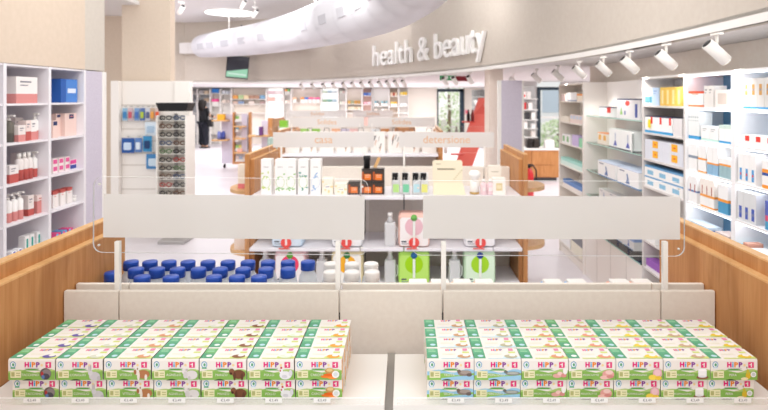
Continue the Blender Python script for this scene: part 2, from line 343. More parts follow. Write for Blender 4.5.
def print_mesh(kind, word):
    b = B(); n = [0]
    fish = kind in ('trout', 'slim')
    def put(p, m): n[0] += 1; b.front(p, -PD/2 - .0002 - n[0]*.00002, m)
    U = lambda u: (u-.5)*PW
    V = lambda v: v*PH
    hill = [(U(.0),V(.04))] + [(U(1.0),V(.04))] + [(U(1-k/12), V(.46+.06*math.sin(k*.9)+.03*math.cos(k*.5))) for k in range(13)]
    put(hill, WAT if fish else GRL)
    hill = [(U(.0),V(.04))] + [(U(1.0),V(.04))] + [(U(1-k/12), V((.30 if fish else .40)+.05*math.cos(k*.8))) for k in range(13)]
    put(hill, C('#8FC25A') if fish else GR)
    if fish: put([(U(.3),V(.04)),(U(1),V(.04)),(U(1),V(.26)),(U(.62),V(.2)),(U(.3),V(.12))], WAT)
    put([(U(.3),V(.47)),(U(.7),V(.47)),(U(.62),V(.53)),(U(.5),V(.56)),(U(.38),V(.53))], HILL)
    put([(U(.3+.25*k/8), V(.0+.075*math.sin(math.pi*k/8))+.0006) for k in range(9)], C('#3C4A34'))
    put(ell(U(.1),V(.74),.0075,.0085), C('#4C97C4')); put(ell(U(.1),V(.74),.0056,.0064), C('#F3F6F6')); put(ell(U(.105),V(.735),.003,.0042), GRD); put(rect(U(.05),U(.15),V(.55),V(.62)), C('#6FB28A') if kind in ('turkey','beef','rolled') else C('#DDE9EE'))
    logo(put, U(.35), V(.62), .0135)
    put(rect(U(.36),U(.66),V(.55),V(.575)), C('#B9B4B8'))
    put(ell(U(.72),V(.72),.0034,.0034,8), C('#F3D7A0'))
    put(rect(U(.80),U(.92),V(.60),V(.86)), C('#E6397D')); put(rect(U(.855),U(.88),V(.64),V(.82)), PWHITE); put(rect(U(.825),U(.88),V(.73),V(.77)), PWHITE)
    put(rect(U(.05),U(.28),V(.14),V(.46)), CRM); put(rect(U(.07),U(.14),V(.2),V(.4)), OLV); put(rect(U(.17),U(.26),V(.33),V(.37)), OLV); put(rect(U(.17),U(.26),V(.23),V(.27)), OLV)
    b.text(word, .0068 if len(word) > 8 else .0085, U(.47), V(.27), -PD/2-.0009, PWHITE)
    pic(put, kind)
    z = [0]
    def pt(p, m): z[0] += 1; b.top(p, PH + .0002 + z[0]*.00002, m)
    Y = lambda v: (v-.5)*PD
    pt([(U(.0),Y(.06)),(U(.25),Y(.06)),(U(.25),Y(.95)),(U(.0),Y(.95))], GRD)
    pt([(U(.0),Y(.5)),(U(.25),Y(.5)),(U(.25),Y(.95)),(U(.0),Y(.95))], C('#72B374') if kind in ('turkey','beef','rolled') else C('#62AB84'))
    pt(ell(U(.15),Y(.28),.0075,.006), C('#E9F3EE') if kind in ('turkey','beef','rolled') else C('#B9DCE6'))
    pt(rect(U(.04),U(.2),Y(.66),Y(.74)), C('#9AD0A6')); pt(rect(U(.04),U(.18),Y(.8),Y(.86)), C('#9AD0A6'))
    pt(rect(U(.3),U(1),Y(.03),Y(.22)), C('#CFE6EE') if fish else YG); pt(rect(U(.3),U(.62),Y(.1),Y(.25)), PWHITE)
    pt(rect(U(.78),U(.93),Y(.52),Y(.66)), YG)
    pt(rect(U(.34),U(.62),Y(.4),Y(.46)), C('#E6E3C9'))
    logo(pt, U(.42), Y(.72), .010)
    pt(rect(U(.80),U(.9),Y(.74),Y(.94)), C('#E88AAE'))
    pt(ell(U(.80),Y(.22),.017,.0095), C(PICC[kind])); pt(ell(U(.84),Y(.3),.008,.006), C('#F4EFE6'))
    return b
JAR = None
def make_pack(kind, word, jars):
    def mk():
        r = bpy.data.objects.new('baby_food_pack', None); COL.objects.link(r); r['category'] = 'baby food pack'; r.empty_display_size = .02
        if 'sleeve' not in MESH:
            o = sleeve_mesh().build('sleeve', r); MESH['sleeve'] = o.data
        else:
            o = bpy.data.objects.new('sleeve', MESH['sleeve']); COL.objects.link(o); o.parent = r
        if kind not in MESH:
            o = print_mesh(kind, word).build('print', r); MESH[kind] = o.data
        else:
            o = bpy.data.objects.new('print', MESH[kind]); COL.objects.link(o); o.parent = r
        if jars:
            for sx in (-1, 1):
                c = '#DD8428' if kind == 'carrot' else '#C08A4A'
                jb = B().lathe([(.0265,.001),(.0285,.004),(.0285,.034),(.026,.039)], [C(c), C('#E9A23E') if kind == 'carrot' else C('#D9C08A'), C(c)], 20)
                j = jb.build('jar', r, loc=(sx*.0300, 0, .001))
                B().lathe([(.0275,.039),(.0275,.051),(.026,.0525)], C('#D7B24A'), 20).build('lid', j)
        return r
    return Proto(mk)
ZS = .9635
ROWN = ['front row', 'second row', 'third row', 'back row']
def display(fl, x0, pitch, jarcol, grp):
    for c, (kind, word, say) in enumerate(fl):
        pr = make_pack(kind, word, c == jarcol)
        for lay in (1, 0):
            for row in range(4):
                y = (1.44 if lay else 1.455) + PD/2 + row*.0645 + random.uniform(-.001, .0005)
                x = x0 + (c+.5)*pitch + random.uniform(-.0004, .0004)
                pr.at(f"white and green baby food pack picturing {say}, {'upper' if lay else 'lower'} layer, {ROWN[row]}", (x, y, ZS + .0006 + lay*(PH+.0005)), random.uniform(-.002, .002), grp)
display(FL, WX(8,1.44), .1228, 6, 'baby food packs with meat and carrot pictures')
display(FR, WX(427,1.44), .1214, 0, 'baby food packs with fish, ham and pear pictures')

# ------------------------------------------------------------------ near gondola
XI0, XI1 = -1.10, 1.00
def gondola_sides(root, xi0, xi1, yn, yf, ti=.03, to=.035):
    for s, xi in ((-1, xi0), (1, xi1)):
        a, c = sorted((xi, xi + s*ti)); b = B(); b.box(a, c, yn+.05, yf-.0, 0, 1.235, WOOD); b.box(a, c, yn+.05, yf, 1.235, 1.24, WOODE); b.build('inner_side_panel', root)
        a, c = sorted((xi + s*ti, xi + s*(ti+to))); b = B(); b.box(a, c, yn, yf, 0, 1.28, WOOD); b.box(a, c, yn, yf, 1.28, 1.285, WOODE); b.build('outer_side_panel', root)
LIPM = veil('clear_lip', '#FFFFFF', .8, .3)
g = thing('display_gondola', 'oak sided white gondola carrying the baby food packs', 'gondola')
gondola_sides(g, XI0, XI1, .75, 2.2)
for px0, px1 in ((-30, 384.5), (393, 786)):
    x0, x1 = max(XI0+.002, WX(px0,1.43)), min(XI1-.002, WX(px1,1.43))
    b = B(); b.box(x0, x1, 1.43, 1.715, ZS-.02, ZS, WHITE, .002); b.box(x0, x1, 1.43, 1.45, ZS-.06, ZS-.02, WHITE); b.build('shelf_tray', g)
    b = B(); b.box(x0+.01, x1-.01, 1.424, 1.4265, ZS+.004, ZS+.020, LIPM); b.box(x0+.01, x1-.01, 1.4235, 1.427, ZS+.020, ZS+.0212, ACRE); b.build('shelf_lip', g)
ZP = 1.126
segs = [(63,118),(119.2,338.5),(340,442),(443.6,660.5),(661.8,716)]
for a, c in segs:
    x0, x1 = max(XI0+.003, WX(a,1.8)), min(XI1-.003, WX(c,1.8))
    B().box(x0, x1, 1.80, 1.816, .80, ZP, PANEL, .002).build('back_panel', g)
    B().box(x0, x1, 1.866, 1.882, .80, ZP+.001, PANEL, .002).build('rear_panel', g)
B().box(XI0+.003, XI1-.003, 1.83, 1.857, 0, 1.04, DGREY).build('spine', g)
B().box(WX(383,1.43), WX(394,1.43), 1.46, 1.795, .13, .93, C('#A9A49E')).build('tray_gap_filler', g)  # added grey filler that lightens the dark gap between the trays
B().box(XI0+.003, XI1-.003, 1.46, 1.80, .0, .12, SHELFW).build('base_plinth', g)
B().box(XI0+.003, XI1-.003, 1.89, 2.19, .90, .92, SHELFW).build('rear_shelf', g)
B().box(XI0+.003, XI1-.003, 1.89, 2.19, 0, .12, SHELFW).build('rear_plinth', g)
# price tags
def make_tag():
    b = B(); b.box(-.0215, .0215, -.0015, 0, -.0062, .0062, mat('#F1F1EE', .4)); o = b.build('price_tag'); o['category'] = 'price tag'
    c = B(); c.text('€3,49', .0095, 0, 0, -.0018, C('#77777A')); c.build('print', o); return o
pt = Proto(make_tag)
for fl, x0, pit in ((FL, WX(8,1.44), .1228), (FR, WX(427,1.44), .1214)):
    for i, (k, w, say) in enumerate(fl):
        pt.at(f'small white price tag under the column of packs picturing {say}', (x0 + (i+.5)*pit + .012, 1.4230, ZS+.0165), 0, 'price tags along the shelf lip')

# ------------------------------------------------------------------ hanging name panels on posts
def sign(label, xa, xb, z0, z1, fa, fb, f0, f1, y, posts, text=None, zb=1.04, roll=0, pz=1.275):
    r = thing('acrylic_sign', label, 'sign', ((xa+xb)/2, y, 0)); ox = (xa+xb)/2
    M = Matrix.Translation((0,0,(z0+z1)/2)) @ Matrix.Rotation(roll, 4, 'Y') @ Matrix.Translation((0,0,-(z0+z1)/2))
    b = B(); b.prism(rrect(xa-ox, xb-ox, z0, z1, .03), .0, .008, ACR, 'y', ACRE, M=M); b.build('acrylic_sheet', r)
    b = B(); b.prism(rect(fa-ox, fb-ox, f0, f1), -.0012, -.0004, FROST, 'y', M=M)
    if text: b.text(text, (f1-f0)*.72, (fa+fb)/2-ox, (f0+f1)/2, -.0016, C('#E0B287'), M=M)
    b.build('frosted_print_band', r)
    for x in (xa+.02, xb-.02):
        for z in (z0+.025, z1-.025):
            B().lathe([(.004,-.004),(.004,.001)], WHITE, 8, M=M @ Matrix.Translation((x-ox,0,z)) @ Matrix.Rotation(math.pi/2, 4, 'X')).build('rivet', r)
    for px in posts:
        b = B(); b.box(px-ox-.008, px-ox+.008, -.034, -.018, zb+.002, pz, WHITE, .001); b.build('post', r)
YS = 1.872
sx = lambda p: WX(p, YS)
sz = lambda p: WZ(p, YS)
sign('clear acrylic sign with blank frosted band on posts above the blue bottle caps', sx(93), sx(368), sz(254), sz(178), sx(103.5), sx(364.5), sz(238.5), sz(195), YS, (sx(122), sx(339)), roll=.010)
sign('clear acrylic sign with blank frosted band on posts between white caps and oak side', sx(412), sx(685), sz(256), sz(181), sx(423), sx(680), sz(239), sz(196), YS, (sx(443), sx(661)), roll=.004)

# ------------------------------------------------------------------ bottles behind
CAPB = mat('#1F4FB5', .35, .4)
def make_bottle(capm, cat):
    def mk():
        r = bpy.data.objects.new('bottle', None); COL.objects.link(r); r['category'] = cat
        B().lathe([(.034,0),(.036,.004),(.036,.12),(.031,.145),(.025,.155),(.025,.165)], MILK, 20).build('body', r)
        B().lathe([(.0364,.03),(.0364,.105)], C('#CFE0EE'), 20).build('label_wrap', r)
        B().lathe([(.0278,.166),(.0278,.193),(.0265,.1965),(.0,.197)], capm, 22).build('cap', r)
        return r
    return Proto(mk)
bp = make_bottle(CAPB, 'bottle'); ZR = .9215
rows = [(1.975, [142,171,214,237,259], 'row by the panel'), (2.065, [136,157,177.5,198.5,220,243,266,288], 'middle row'), (2.155, [131,150,169,188,208,228,248,268,288,308], 'farthest row'), (2.02, [112.5], 'between rows')]
for y, pxs, say in rows:
    for i, p in enumerate(pxs):
        bp.at(f'clear bottle with blue cap, {ORD[i]} from the oak side, {say}', (WX(p,y), y, ZR), random.uniform(0,3), 'blue capped bottles')
wp = make_bottle(mat('#F2EFEC', .4), 'bottle')
for y, pxs, say in ((2.03,[331,352,372],'nearer row'),(2.13,[331,352,371],'row behind')):
    for i, p in enumerate(pxs):
        wp.at(f'clear bottle with white cap, {ORD[i]} from the blue capped ones, {say}', (WX(p,y), y, ZR), 0, 'white capped bottles')
def make_wipes(c):
    def mk():
        r = bpy.data.objects.new('wipes_pack', None); COL.objects.link(r); r['category'] = 'wipes pack'
        b = B(); b.box(-.0395, .0395, -.05, .05, 0, .142, C(c), .012); b.build('pouch', r)
        b = B(); b.box(-.033, .033, -.03, .03, .1425, .155, WHITE, .004); b.build('lid', r); return r
    return Proto(mk)
for c, say, pxs in (('#F0C7A4','peach',[418,440,462,484]),('#8FB6DE','blue',[553,577]),('#EFA98F','orange',[620,642])):
    pr = make_wipes(c)
    for i, p in enumerate(pxs):
        pr.at(f'{say} wipes pack with white flip lid behind the white panel, {ORD[i]} of its colour along', (WX(p,2.05), 2.05, ZR), 0, 'wipes packs')

# ------------------------------------------------------------------ generic gondolas further back
def gondola(label, xi0, xi1, yn, yf, shelves, ysp, psegs):
    g = thing('display_gondola', label, 'gondola'); gondola_sides(g, xi0, xi1, yn, yf)
    B().box(xi0+.003, xi1-.003, ysp+.03, ysp+.057, 0, 1.04, DGREY).build('spine', g)
    for k in range(len(psegs)-1):
        x0, x1 = psegs[k]+.004, psegs[k+1]-.004
        B().box(x0, x1, ysp, ysp+.028, .12, ZP, PANEL, .002).build('back_panel', g)
        B().box(x0, x1, ysp+.06, ysp+.085, .12, ZP, PANEL, .002).build('rear_panel', g)
        for z in shelves:
            b = B(); b.box(x0, x1, yn-.12, ysp, z-.025, z, SHELFW, .003); b.build('shelf', g)
        b = B(); b.box(x0, x1, ysp+.09, yf+.05, .94, .96, SHELFW, .003); b.build('rear_shelf', g)
    B().box(xi0+.003, xi1-.003, yn-.1, ysp, 0, .12, SHELFW).build('base_plinth', g)
    return g
G2 = (-1.24, .935)
g2 = gondola('oak sided white gondola with fragrance boxes and refill packs', G2[0], G2[1], 4.56, 5.5, (.25,.55,.96), 4.98, [G2[0], WX(365,4.98), WX(404,4.98)+.0, WX(484,4.98), G2[1]])
YS2 = 5.052
def msign(label, pxs, fr, posts, y, text, ysheet=(126.5,153), yf=(132.2,147.4)):
    w = lambda p: WX(p, y)
    q = lambda p: WZ(p, y)
    sign(label, w(pxs[0]), w(pxs[1]), q(ysheet[1]), q(ysheet[0]), w(fr[0]), w(fr[1]), q(yf[1]), q(yf[0]), y, [w(p) for p in posts], text, zb=1.04, pz=q(ysheet[1])+.06)
msign('acrylic sign reading casa on a frosted band above the white fragrance boxes', (269,378), (273,374), (282,365), YS2, 'casa')
msign('acrylic sign reading detersione on a frosted band above the spray bottles', (392,495), (399,494), (404,484), YS2, 'detersione')
# half round oak ledges on the sides of this gondola
def ledge(label, x, y, z, s, r=.28):
    b = B(); b.prism([(x,y-r)]+[(x+s*r*math.sin(math.radians(a))*.8, y-r*math.cos(math.radians(a))) for a in range(10,180,10)]+[(x,y+r)], z-.03, z, WOODE, 'z')
    return tag(b.build('half_round_shelf'), label, 'shelf')
xl, xr = G2[0]-.0655, G2[1]+.0655
ledge('half round oak shelf bearing a cream carton on the fragrance gondola end', xl, 4.95, .965, -1)
ledge('half round oak shelf low on the fragrance gondola end near the blue caps', xl, 4.95, .45, -1)
ledge('half round oak shelf high on the gondola end facing the fire extinguisher', xr, 4.95, .985, 1)
ledge('half round oak shelf low on the gondola end by the extinguisher', xr, 4.95, .50, 1)
b = B(); b.bands(.075, .075, [(.04, C('#EE7F86')), (.205, C('#F4EADB'))]); tag(b.build('carton', loc=(xl-.09, 4.84, .966)), 'cream carton with pink base on the half round oak shelf', 'carton')
b = B(); b.bands(.13, .13, [(.36, C('#F3E3D6'))], C('#EBD6C6')); tag(b.build('carton', loc=(xl-.08, 4.82, .451)), 'tall pale peach carton on the low half round shelf', 'carton')

Z2 = .961; YP = 4.52
w2 = lambda p: WX(p, YP)
# tall fragrance cartons
def make_frag(leafc):
    def mk():
        r = bpy.data.objects.new('fragrance_carton', None); COL.objects.link(r); r['category'] = 'carton'
        B().box(-.0425, .0425, -.046, .046, 0, .285, mat('#F5F3F1', .4), .002).build('box', r)
        b = B(); random.seed(sum(map(ord, leafc)))
        for k in range(9):
            cx, cz = random.uniform(-.034,.034), random.choice((random.uniform(.03,.07), random.uniform(.13,.18))); t = random.uniform(0,3)
            b.front([(cx+.011*math.cos(a)*math.cos(t)-.005*math.sin(a)*math.sin(t), cz+.011*math.cos(a)*math.sin(t)+.005*math.sin(a)*math.cos(t)) for a in [k2*.7 for k2 in range(9)]], -.0463-.00005*k, C(leafc))
        o, i = ell(0,.10,.036,.05), ell(0,.10,.032,.045)
        for k in range(18): b.front([o[k],o[(k+1)%18],i[(k+1)%18],i[k]], -.0462, C('#B9D39A' if leafc!='#8FB4DC' else '#C4D3E6'))
        b.front(rect(-.02,.02,.22,.226), -.0462, C('#B9B6B4')); b.build('print', r); return r
    return Proto(mk)
fr = [('#BFD55A','yellow-green leaves',[266]),('#7DBB62','mid green leaves',[280,290.5]),('#4F9C8E','teal leaves',[303]),('#8FB4DC','pale blue leaves',[315.5])]
for c, say, pxs in fr:
    pr = make_frag(c)
    for i, p in enumerate(pxs):
        pr.at(f"tall white fragrance carton printed with {say}" + (", the one beside the teal leaved carton" if p == 290.5 else ", the one beside the yellow-green one" if p == 280 else ''), (w2(p), YP+.05, Z2), 0, 'tall fragrance cartons')
for p, w, h, say in ((327.5, 11, .135, 'taller'), (341, 12.5, .09, 'shorter')):
    r = thing('floral_carton', f'{say} cream carton with yellow flower print beside the candles', 'carton', (w2(p), YP+.04, Z2), 0, 'floral cartons')
    ww = w/124*1.0; B().box(-ww/2, ww/2, -.04, .04, 0, h, C('#F4ECDD'), .001).build('box', r)
    b = B(); random.seed(3)
    for k in range(8): b.front(ell(random.uniform(-ww*.42, ww*.42), random.uniform(.1,.9)*h, .009, .008, 8), -.0402-.00003*k, C('#F2D69A'))
    b.front(rect(-ww*.25, ww*.25, h*.35, h*.6), -.0406, C('#FBF6EC')); b.front(rect(-ww*.2, ww*.2, h*.45, h*.5), -.0408, C('#9C93A8')); b.build('print', r)
def make_candle():
    r = bpy.data.objects.new('scented_candle', None); COL.objects.link(r); r['category'] = 'candle'
    B().box(-.047, .047, -.045, .045, 0, .092, mat('#4A3F3A', .2, .5), .003).build('glass_jar', r)
    B().box(-.048, .048, -.046, .046, .0925, .104, mat('#3A332F', .3), .002).build('lid', r)
    b = B(); b.front(rect(-.028,.028,.014,.062), -.0455, C('#E8792F')); b.front(rect(-.018,.018,.05,.054), -.0457, C('#F6D5B8')); b.front(rect(-.018,.018,.036,.04), -.0457, C('#F6D5B8')); b.build('label_patch', r)
    b = B(); b.front(rect(-.046,-.031,.016,.08), -.0454, C('#B5562A')); b.build('amber_highlight', r); return r  # amber highlight of the jar glass, painted on as a strip
cp = Proto(make_candle)
for p, dz, dy, say in ((354,0,0,'the lone one next to the floral cartons'),(367.5,0,0,'lower one under the black tube'),(378.5,0,0,'lower one beside the spray bottles'),(367.5,.1045,0,'upper one with the black tube on it'),(378.5,.1045,0,'upper one with the wooden stick')):
    cp.at(f'dark glass candle with orange label, {say}', (w2(p), YP+.05, Z2+dz), 0, 'dark glass candles')
r = thing('match_tube', 'black tube standing on top of the stacked dark candles', 'tube', (w2(366.5), YP+.05, Z2+.209)); B().lathe([(.026,0),(.026,.065),(.03,.068),(.03,.1)], BLACK, 14).build('body', r)
b = B(); b.box(-.013,.013,-.008,.008,0,.09,WOODE,.002); o = b.build('wooden_stick', loc=(w2(374.5), YP+.05, Z2+.2135)); o.rotation_euler = (0,.42,0); tag(o, 'pale wooden stick leaning beside the black tube', 'stick')
def make_spray(lc):
    def mk():
        r = bpy.data.objects.new('spray_bottle', None); COL.objects.link(r); r['category'] = 'spray bottle'
        B().box(-.031,.031,-.03,.03,0,.115,MILK,.006).build('body', r)
        B().box(-.024,.024,-.0318,-.0308,.02,.085,C(lc)).build('label_patch', r)
        B().lathe([(.012,.1155),(.012,.14)], BLACK, 10).build('neck', r)
        b = B(); b.box(-.030,.016,-.012,.012,.1405,.172,BLACK,.003); b.box(-.028,-.018,-.008,.008,.105,.1405,BLACK,.002); b.build('trigger', r)
        b = B(); b.box(-.034,.034,.032,.034,0,.175,WHITE); b.box(-.034,-.0335,-.03,.032,0,.175,WHITE); b.build('display_sleeve', r); return r
    return Proto(mk)
for c, say, p in (('#B9E08C','lime',396),('#7CCBA2','green',406),('#B8DCE4','pale blue',416.5),('#E3E27A','yellow',424.5)):
    make_spray(c).at(f'small spray bottle with black trigger and {say} label', (w2(p), YP+.03, Z2), 0, 'small spray bottles')
# cream gift stand card
r = thing('gift_card_stand', 'cream printed presentation card standing between spray bottles and brush', 'display card', (w2(449), YP+.06, Z2))
CRB = C('#EBDFC6')
M = Matrix.Translation((0,.02,.085)) @ Matrix.Rotation(-.12, 4, 'X')
b = B(); b.prism(rrect(-.128,.118,0,.185,.02), 0, .006, CRB, 'y', M=M); b.build('upright_card', r)
b = B(); b.add([(-.125,-.07,0),(.135,-.07,0),(.118,.012,.086),(-.125,.012,.086),(-.125,.02,0),(.135,.02,0)], [(0,1,2,3),(0,3,4),(1,5,2),(3,2,5,4),(0,4,5,1)], C('#E6D9BC')); b.build('sloped_base', r)
b = B(); 
b.prism(rect(-.1,-.06,.15,.156), -.0004, 0, C('#B3A58A'), M=M); b.prism(rect(-.09,.06,.105,.117), -.0004, 0, C('#8F8672'), M=M)
for k in range(7): b.prism(ell(.05+.012*k%.07, .03+.014*k, .009, .006, 8), -.0005-.0001*k, 0, C('#D3C9A8'), M=M)
b.build('print', r)
r = thing('shaving_brush', 'white tufted brush in gold rimmed white cup on the fragrance shelf', 'brush', (w2(475), YP+.03, Z2))
B().lathe([(.036,0),(.038,.1),(.034,.104)], mat('#F3EFE9', .3), 16).build('cup', r)
B().lathe([(.0385,.004),(.0385,.02)], mat('#C9A25A', .3, .5, .6), 16).build('gold_rim', r)
B().lathe([(.022,.1045),(.03,.125),(.046,.15),(.048,.17),(.03,.19),(.0,.195)], mat('#F6F4F1', .9), 14).build('bristles', r)
def make_pinkb():
    r = bpy.data.objects.new('lotion_bottle', None); COL.objects.link(r); r['category'] = 'bottle'
    B().lathe([(.026,0),(.027,.003),(.027,.085),(.012,.1)], mat('#EDCFD3', .3), 14).build('body', r); B().lathe([(.014,.1005),(.014,.125)], WHITE, 12).build('cap', r)
    b = B(); b.front(rect(-.014,.014,.03,.06), -.0275, C('#F6E6E6')); b.build('label_patch', r); return r
pb = Proto(make_pinkb); pb.at('pale pink lotion bottle standing against the white tufted brush', (w2(484), YP+.02, Z2), 0, 'pale pink lotion bottles'); pb.at('pale pink lotion bottle standing against the white soap carton', (w2(490.5), YP+.02, Z2), 0, 'pale pink lotion bottles')
r = thing('soap_carton', 'white carton with yellow label patch at the shelf end', 'carton', (w2(499), YP+.03, Z2)); B().box(-.052,.052,-.04,.04,0,.135,C('#F3EEE6'),.002).build('box', r)
b = B(); b.front(rect(-.025,.025,.035,.095), -.0405, C('#E4CE9A')); b.front(rect(-.018,.018,.05,.08), -.0407, C('#EEDFB8')); b.build('label_patch', r)
r = thing('soap_carton', 'taller cream carton behind the white one with yellow label', 'carton', (w2(497), YP+.14, Z2)); B().box(-.05,.05,-.04,.04,0,.22,C('#EFE7DB'),.002).build('box', r)
b = B(); b.front(rect(-.03,.03,.17,.176), -.0405, C('#B8AE9C')); b.build('print', r)

# refill dispensers on the two lower shelves
def make_disp(bodyc, panel, circ, tapc, big):
    def mk():
        r = bpy.data.objects.new('refill_dispenser', None); COL.objects.link(r); r['category'] = 'dispenser'
        h = .268
        B().box(-.125,.125,-.085,.085,0,h,C(bodyc),.028).build('body', r)
        B().prism(rrect(-.112,.112,.012,h-.03,.02), -.0872, -.0856, C(panel)).build('label_panel', r)
        b = B(); b.front(ell(0,.165 if big else .16,.072,.072,24), -.0876, C(circ))
        b.front(rect(-.1,-.06,.04,.052), -.0877, C('#4E5664')); b.front(rect(-.1,-.045,.025,.032), -.0877, C('#8C93A0')); b.build('print', r)
        b = B(); b.lathe([(.026,-.012),(.026,0)], C(tapc), 14, M=Matrix.Translation((0,-.089,.235)) @ Matrix.Rotation(math.pi/2,4,'X')); b.build('tap', r)
        b = B(); b.box(-.010,.010,-.104,-.0882,.06,.21,mat('#EFF4EC',.3),.003); b.build('spout_tube', r)
        return r
    return Proto(mk)
wd = lambda p: WX(p, 4.47)
DISP = [(287,.551,'#C9DDF0','#D7E6F4','#B9D2EC','#2E68A8','pale blue','middle shelf'),(347,.551,'#E8EAEE','#F2F2F4','#E4DDE4','#4E8FC8','white','middle shelf'),(414,.551,'#F0C3B6','#F6F1F0','#E9BCC6','#69B24A','pink','middle shelf'),(480,.551,'#E9E8EE','#F4F2F4','#DCCFE4','#4E8FC8','lilac white','middle shelf'),
        (290,.251,'#EFC6C8','#F4EDEE','#EE4468','#69B24A','rose','bottom shelf'),(347,.251,'#F1E2B2','#F4F1EA','#F5B32F','#3F8A4A','yellow','bottom shelf'),(414,.251,'#B9EB6A','#BFEB72','#A3D915','#2F6FA8','lime green','bottom shelf'),(480,.251,'#D3F0CE','#DDF3DA','#A8DC2E','#2F4FA8','mint green','bottom shelf')]
for px, z, bc, pc, cc, tc, say, sh in DISP:
    make_disp(bc, pc, cc, tc, True).at(f'{say} refill dispenser with round motif and tap on the {sh}', (wd(px), 4.55, z), 0, 'refill dispensers')
    if z > .5:
        r = thing('red_tap', f'red round tap at the shelf edge below the {say} dispenser', 'shelf tag', (wd(px), 4.435, z+.045))  # red dispenser tap, built as a flat disc at the shelf edge
        b = B(); b.prism(ell(0,0,.042,.042,20), -.002, .0, C('#E8443E')); b.build('disc', r); b = B(); b.box(-.008,.008,-.003,-.0021,-.02,.045,C('#F6E4E2')); b.build('print', r)
        B().box(-.06,.03,-.001,.001,-.052,-.043,C('#E5574A')).build('foot_strip', r)
def make_jug():
    r = bpy.data.objects.new('handled_bottle', None); COL.objects.link(r); r['category'] = 'bottle'
    B().box(-.045,.045,-.035,.035,0,.19,MILK,.016).build('body', r); B().lathe([(.03,.188),(.016,.225),(.016,.235)], MILK, 12).build('neck', r); B().lathe([(.019,.236),(.019,.265)], WHITE, 12).build('cap', r)
    B().tube([(.046,0,.05),(.06,0,.07),(.06,0,.13),(.046,0,.15)], .007, MILK, 6).build('handle', r); return r
jp = Proto(make_jug)
for px, z, say in ((390,.551,'beside the pink dispenser'),(390,.251,'beside the lime green dispenser'),(455,.251,'beside the mint green dispenser'),(321,.251,'beside the yellow dispenser'),(264,.251,'beside the rose dispenser')):
    jp.at(f'milky handled refill bottle with white cap {say}', (wd(px), 4.52, z), 0, 'milky refill bottles')

# ------------------------------------------------------------------ third and fourth gondolas
G3 = (-1.70, .46)
gondola('oak sided gondola with marbled gift bags under the peach lettered signs', G3[0], G3[1], 7.75, 9.1, (.55,.96), 8.25, [G3[0], WX(365,8.25), G3[1]])
msign('long acrylic sign with peach lettering over the gift bags, pillar end', (365,438), (368,435), (372,432), 8.322, 'Solidea', (114,127.8), (117.5,127))
msign('long acrylic sign with peach lettering over the gift bags, fragrance carton end', (287,364.5), (290,364), (292,360), 8.322, 'Solidea', (114,127.8), (117.5,127))
def make_bag(k):
    def mk():
        r = bpy.data.objects.new('gift_bag', None); COL.objects.link(r); r['category'] = 'gift bag'
        b = B(); b.add([(-.1,-.05,0),(.1,-.05,0),(.1,.05,0),(-.1,.05,0),(-.1,-.03,.3),(.1,-.03,.3),(.1,.03,.3),(-.1,.03,.3)], [(3,2,1,0),(4,5,6,7),(0,1,5,4),(1,2,6,5),(2,3,7,6),(3,0,4,7)], C('#EFEBE6')); b.build('paper_bag', r)
        b = B(); rnd = random.Random(k)
        for j in range(6):
            x = rnd.uniform(-.08,.05); z = rnd.uniform(.02,.2); s = rnd.uniform(.01,.03)
            y = lambda zz: -.0505 + zz/.3*.02
            pts = [(x,z),(x+s*.5,z),(x+s*1.6,z+.07),(x+s*.9,z+.07)]
            b.add([(p[0], y(p[1])-.0004-j*.0001, p[1]) for p in pts], [(0,1,2,3)], C(['#8F8A88','#5A5656','#C7997C'][(j+k)%3]))
        b.build('print', r)
        B().tube([(-.04,-.02,.301),(-.03,-.02,.35),(.03,-.02,.35),(.04,-.02,.301)], .004, C('#5A5656'), 5).build('handle', r); return r
    return Proto(mk)
bags = [make_bag(0), make_bag(1)]
for i in range(9):
    bags[i%2].at(f'marbled white gift bag, {ORD[i]} from the teal box end of its shelf', (WX(293+17*i, 7.95), 7.95, .961), 0, 'marbled gift bags')
tray = None
for i, p in enumerate((345, 385, 410, 425)):
    b = B(); b.bands(.2, .1, [(.05, C('#A7A3A8')), (.07, C('#6E6A70'))]); tag(b.build('flat_tin', loc=(WX(p,7.9), 7.9, .551)), f'flat grey tin on the shelf beneath the gift bags, {ORD[i]} along', 'tin', 'flat grey tins')
xl3 = G3[0]-.0655; ledge('half round oak shelf under the teal box', xl3, 8.1, .962, -1, .32)
b = B(); b.bands(.16, .16, [(.21, C('#A9C4BC'))], C('#C3D6D0')); tag(b.build('storage_box', loc=(xl3-.1, 8.0, .963)), 'muted teal box standing on its oak half round shelf', 'box')
G4 = (-2.75, -.2)
gondola('oak sided gondola deep in the shop before the bright back shelves', G4[0], G4[1], 11.6, 12.9, (.96,), 12.1, [G4[0], -1.3, G4[1]])
msign('small distant acrylic sign with peach lettering, person end', (286,349), (289,346), (292,342), 12.172, 'Solidea', (108,118), (110.5,117))
msign('small distant acrylic sign with peach lettering, door end', (351,396), (353,393), (355,391), 12.172, 'Solidea', (108,118), (110.5,117))
for i, (p, c, say) in enumerate([(284,'#86C440','bright green'),(305,'#9CCB5A','pale green'),(316,'#8CC04A','leaf green'),(336,'#EDB48C','peach'),(345,'#C9BFD2','lilac'),(354,'#EBC3BE','rose'),(366,'#F0EAE0','cream'),(385,'#C98A52','caramel'),(375,'#DDE2E4','ice grey')]):
    h = .30 if i == 0 else .12
    b = B(); b.bands(.17, .1, [(h*.5, C('#F0F0EA')), (h, C(c))]); tag(b.build('carton', loc=(WX(p,11.75), 11.75, .961)), f'{say} carton on the deep gondola below the distant signs', 'carton', 'cartons on the deep gondola')
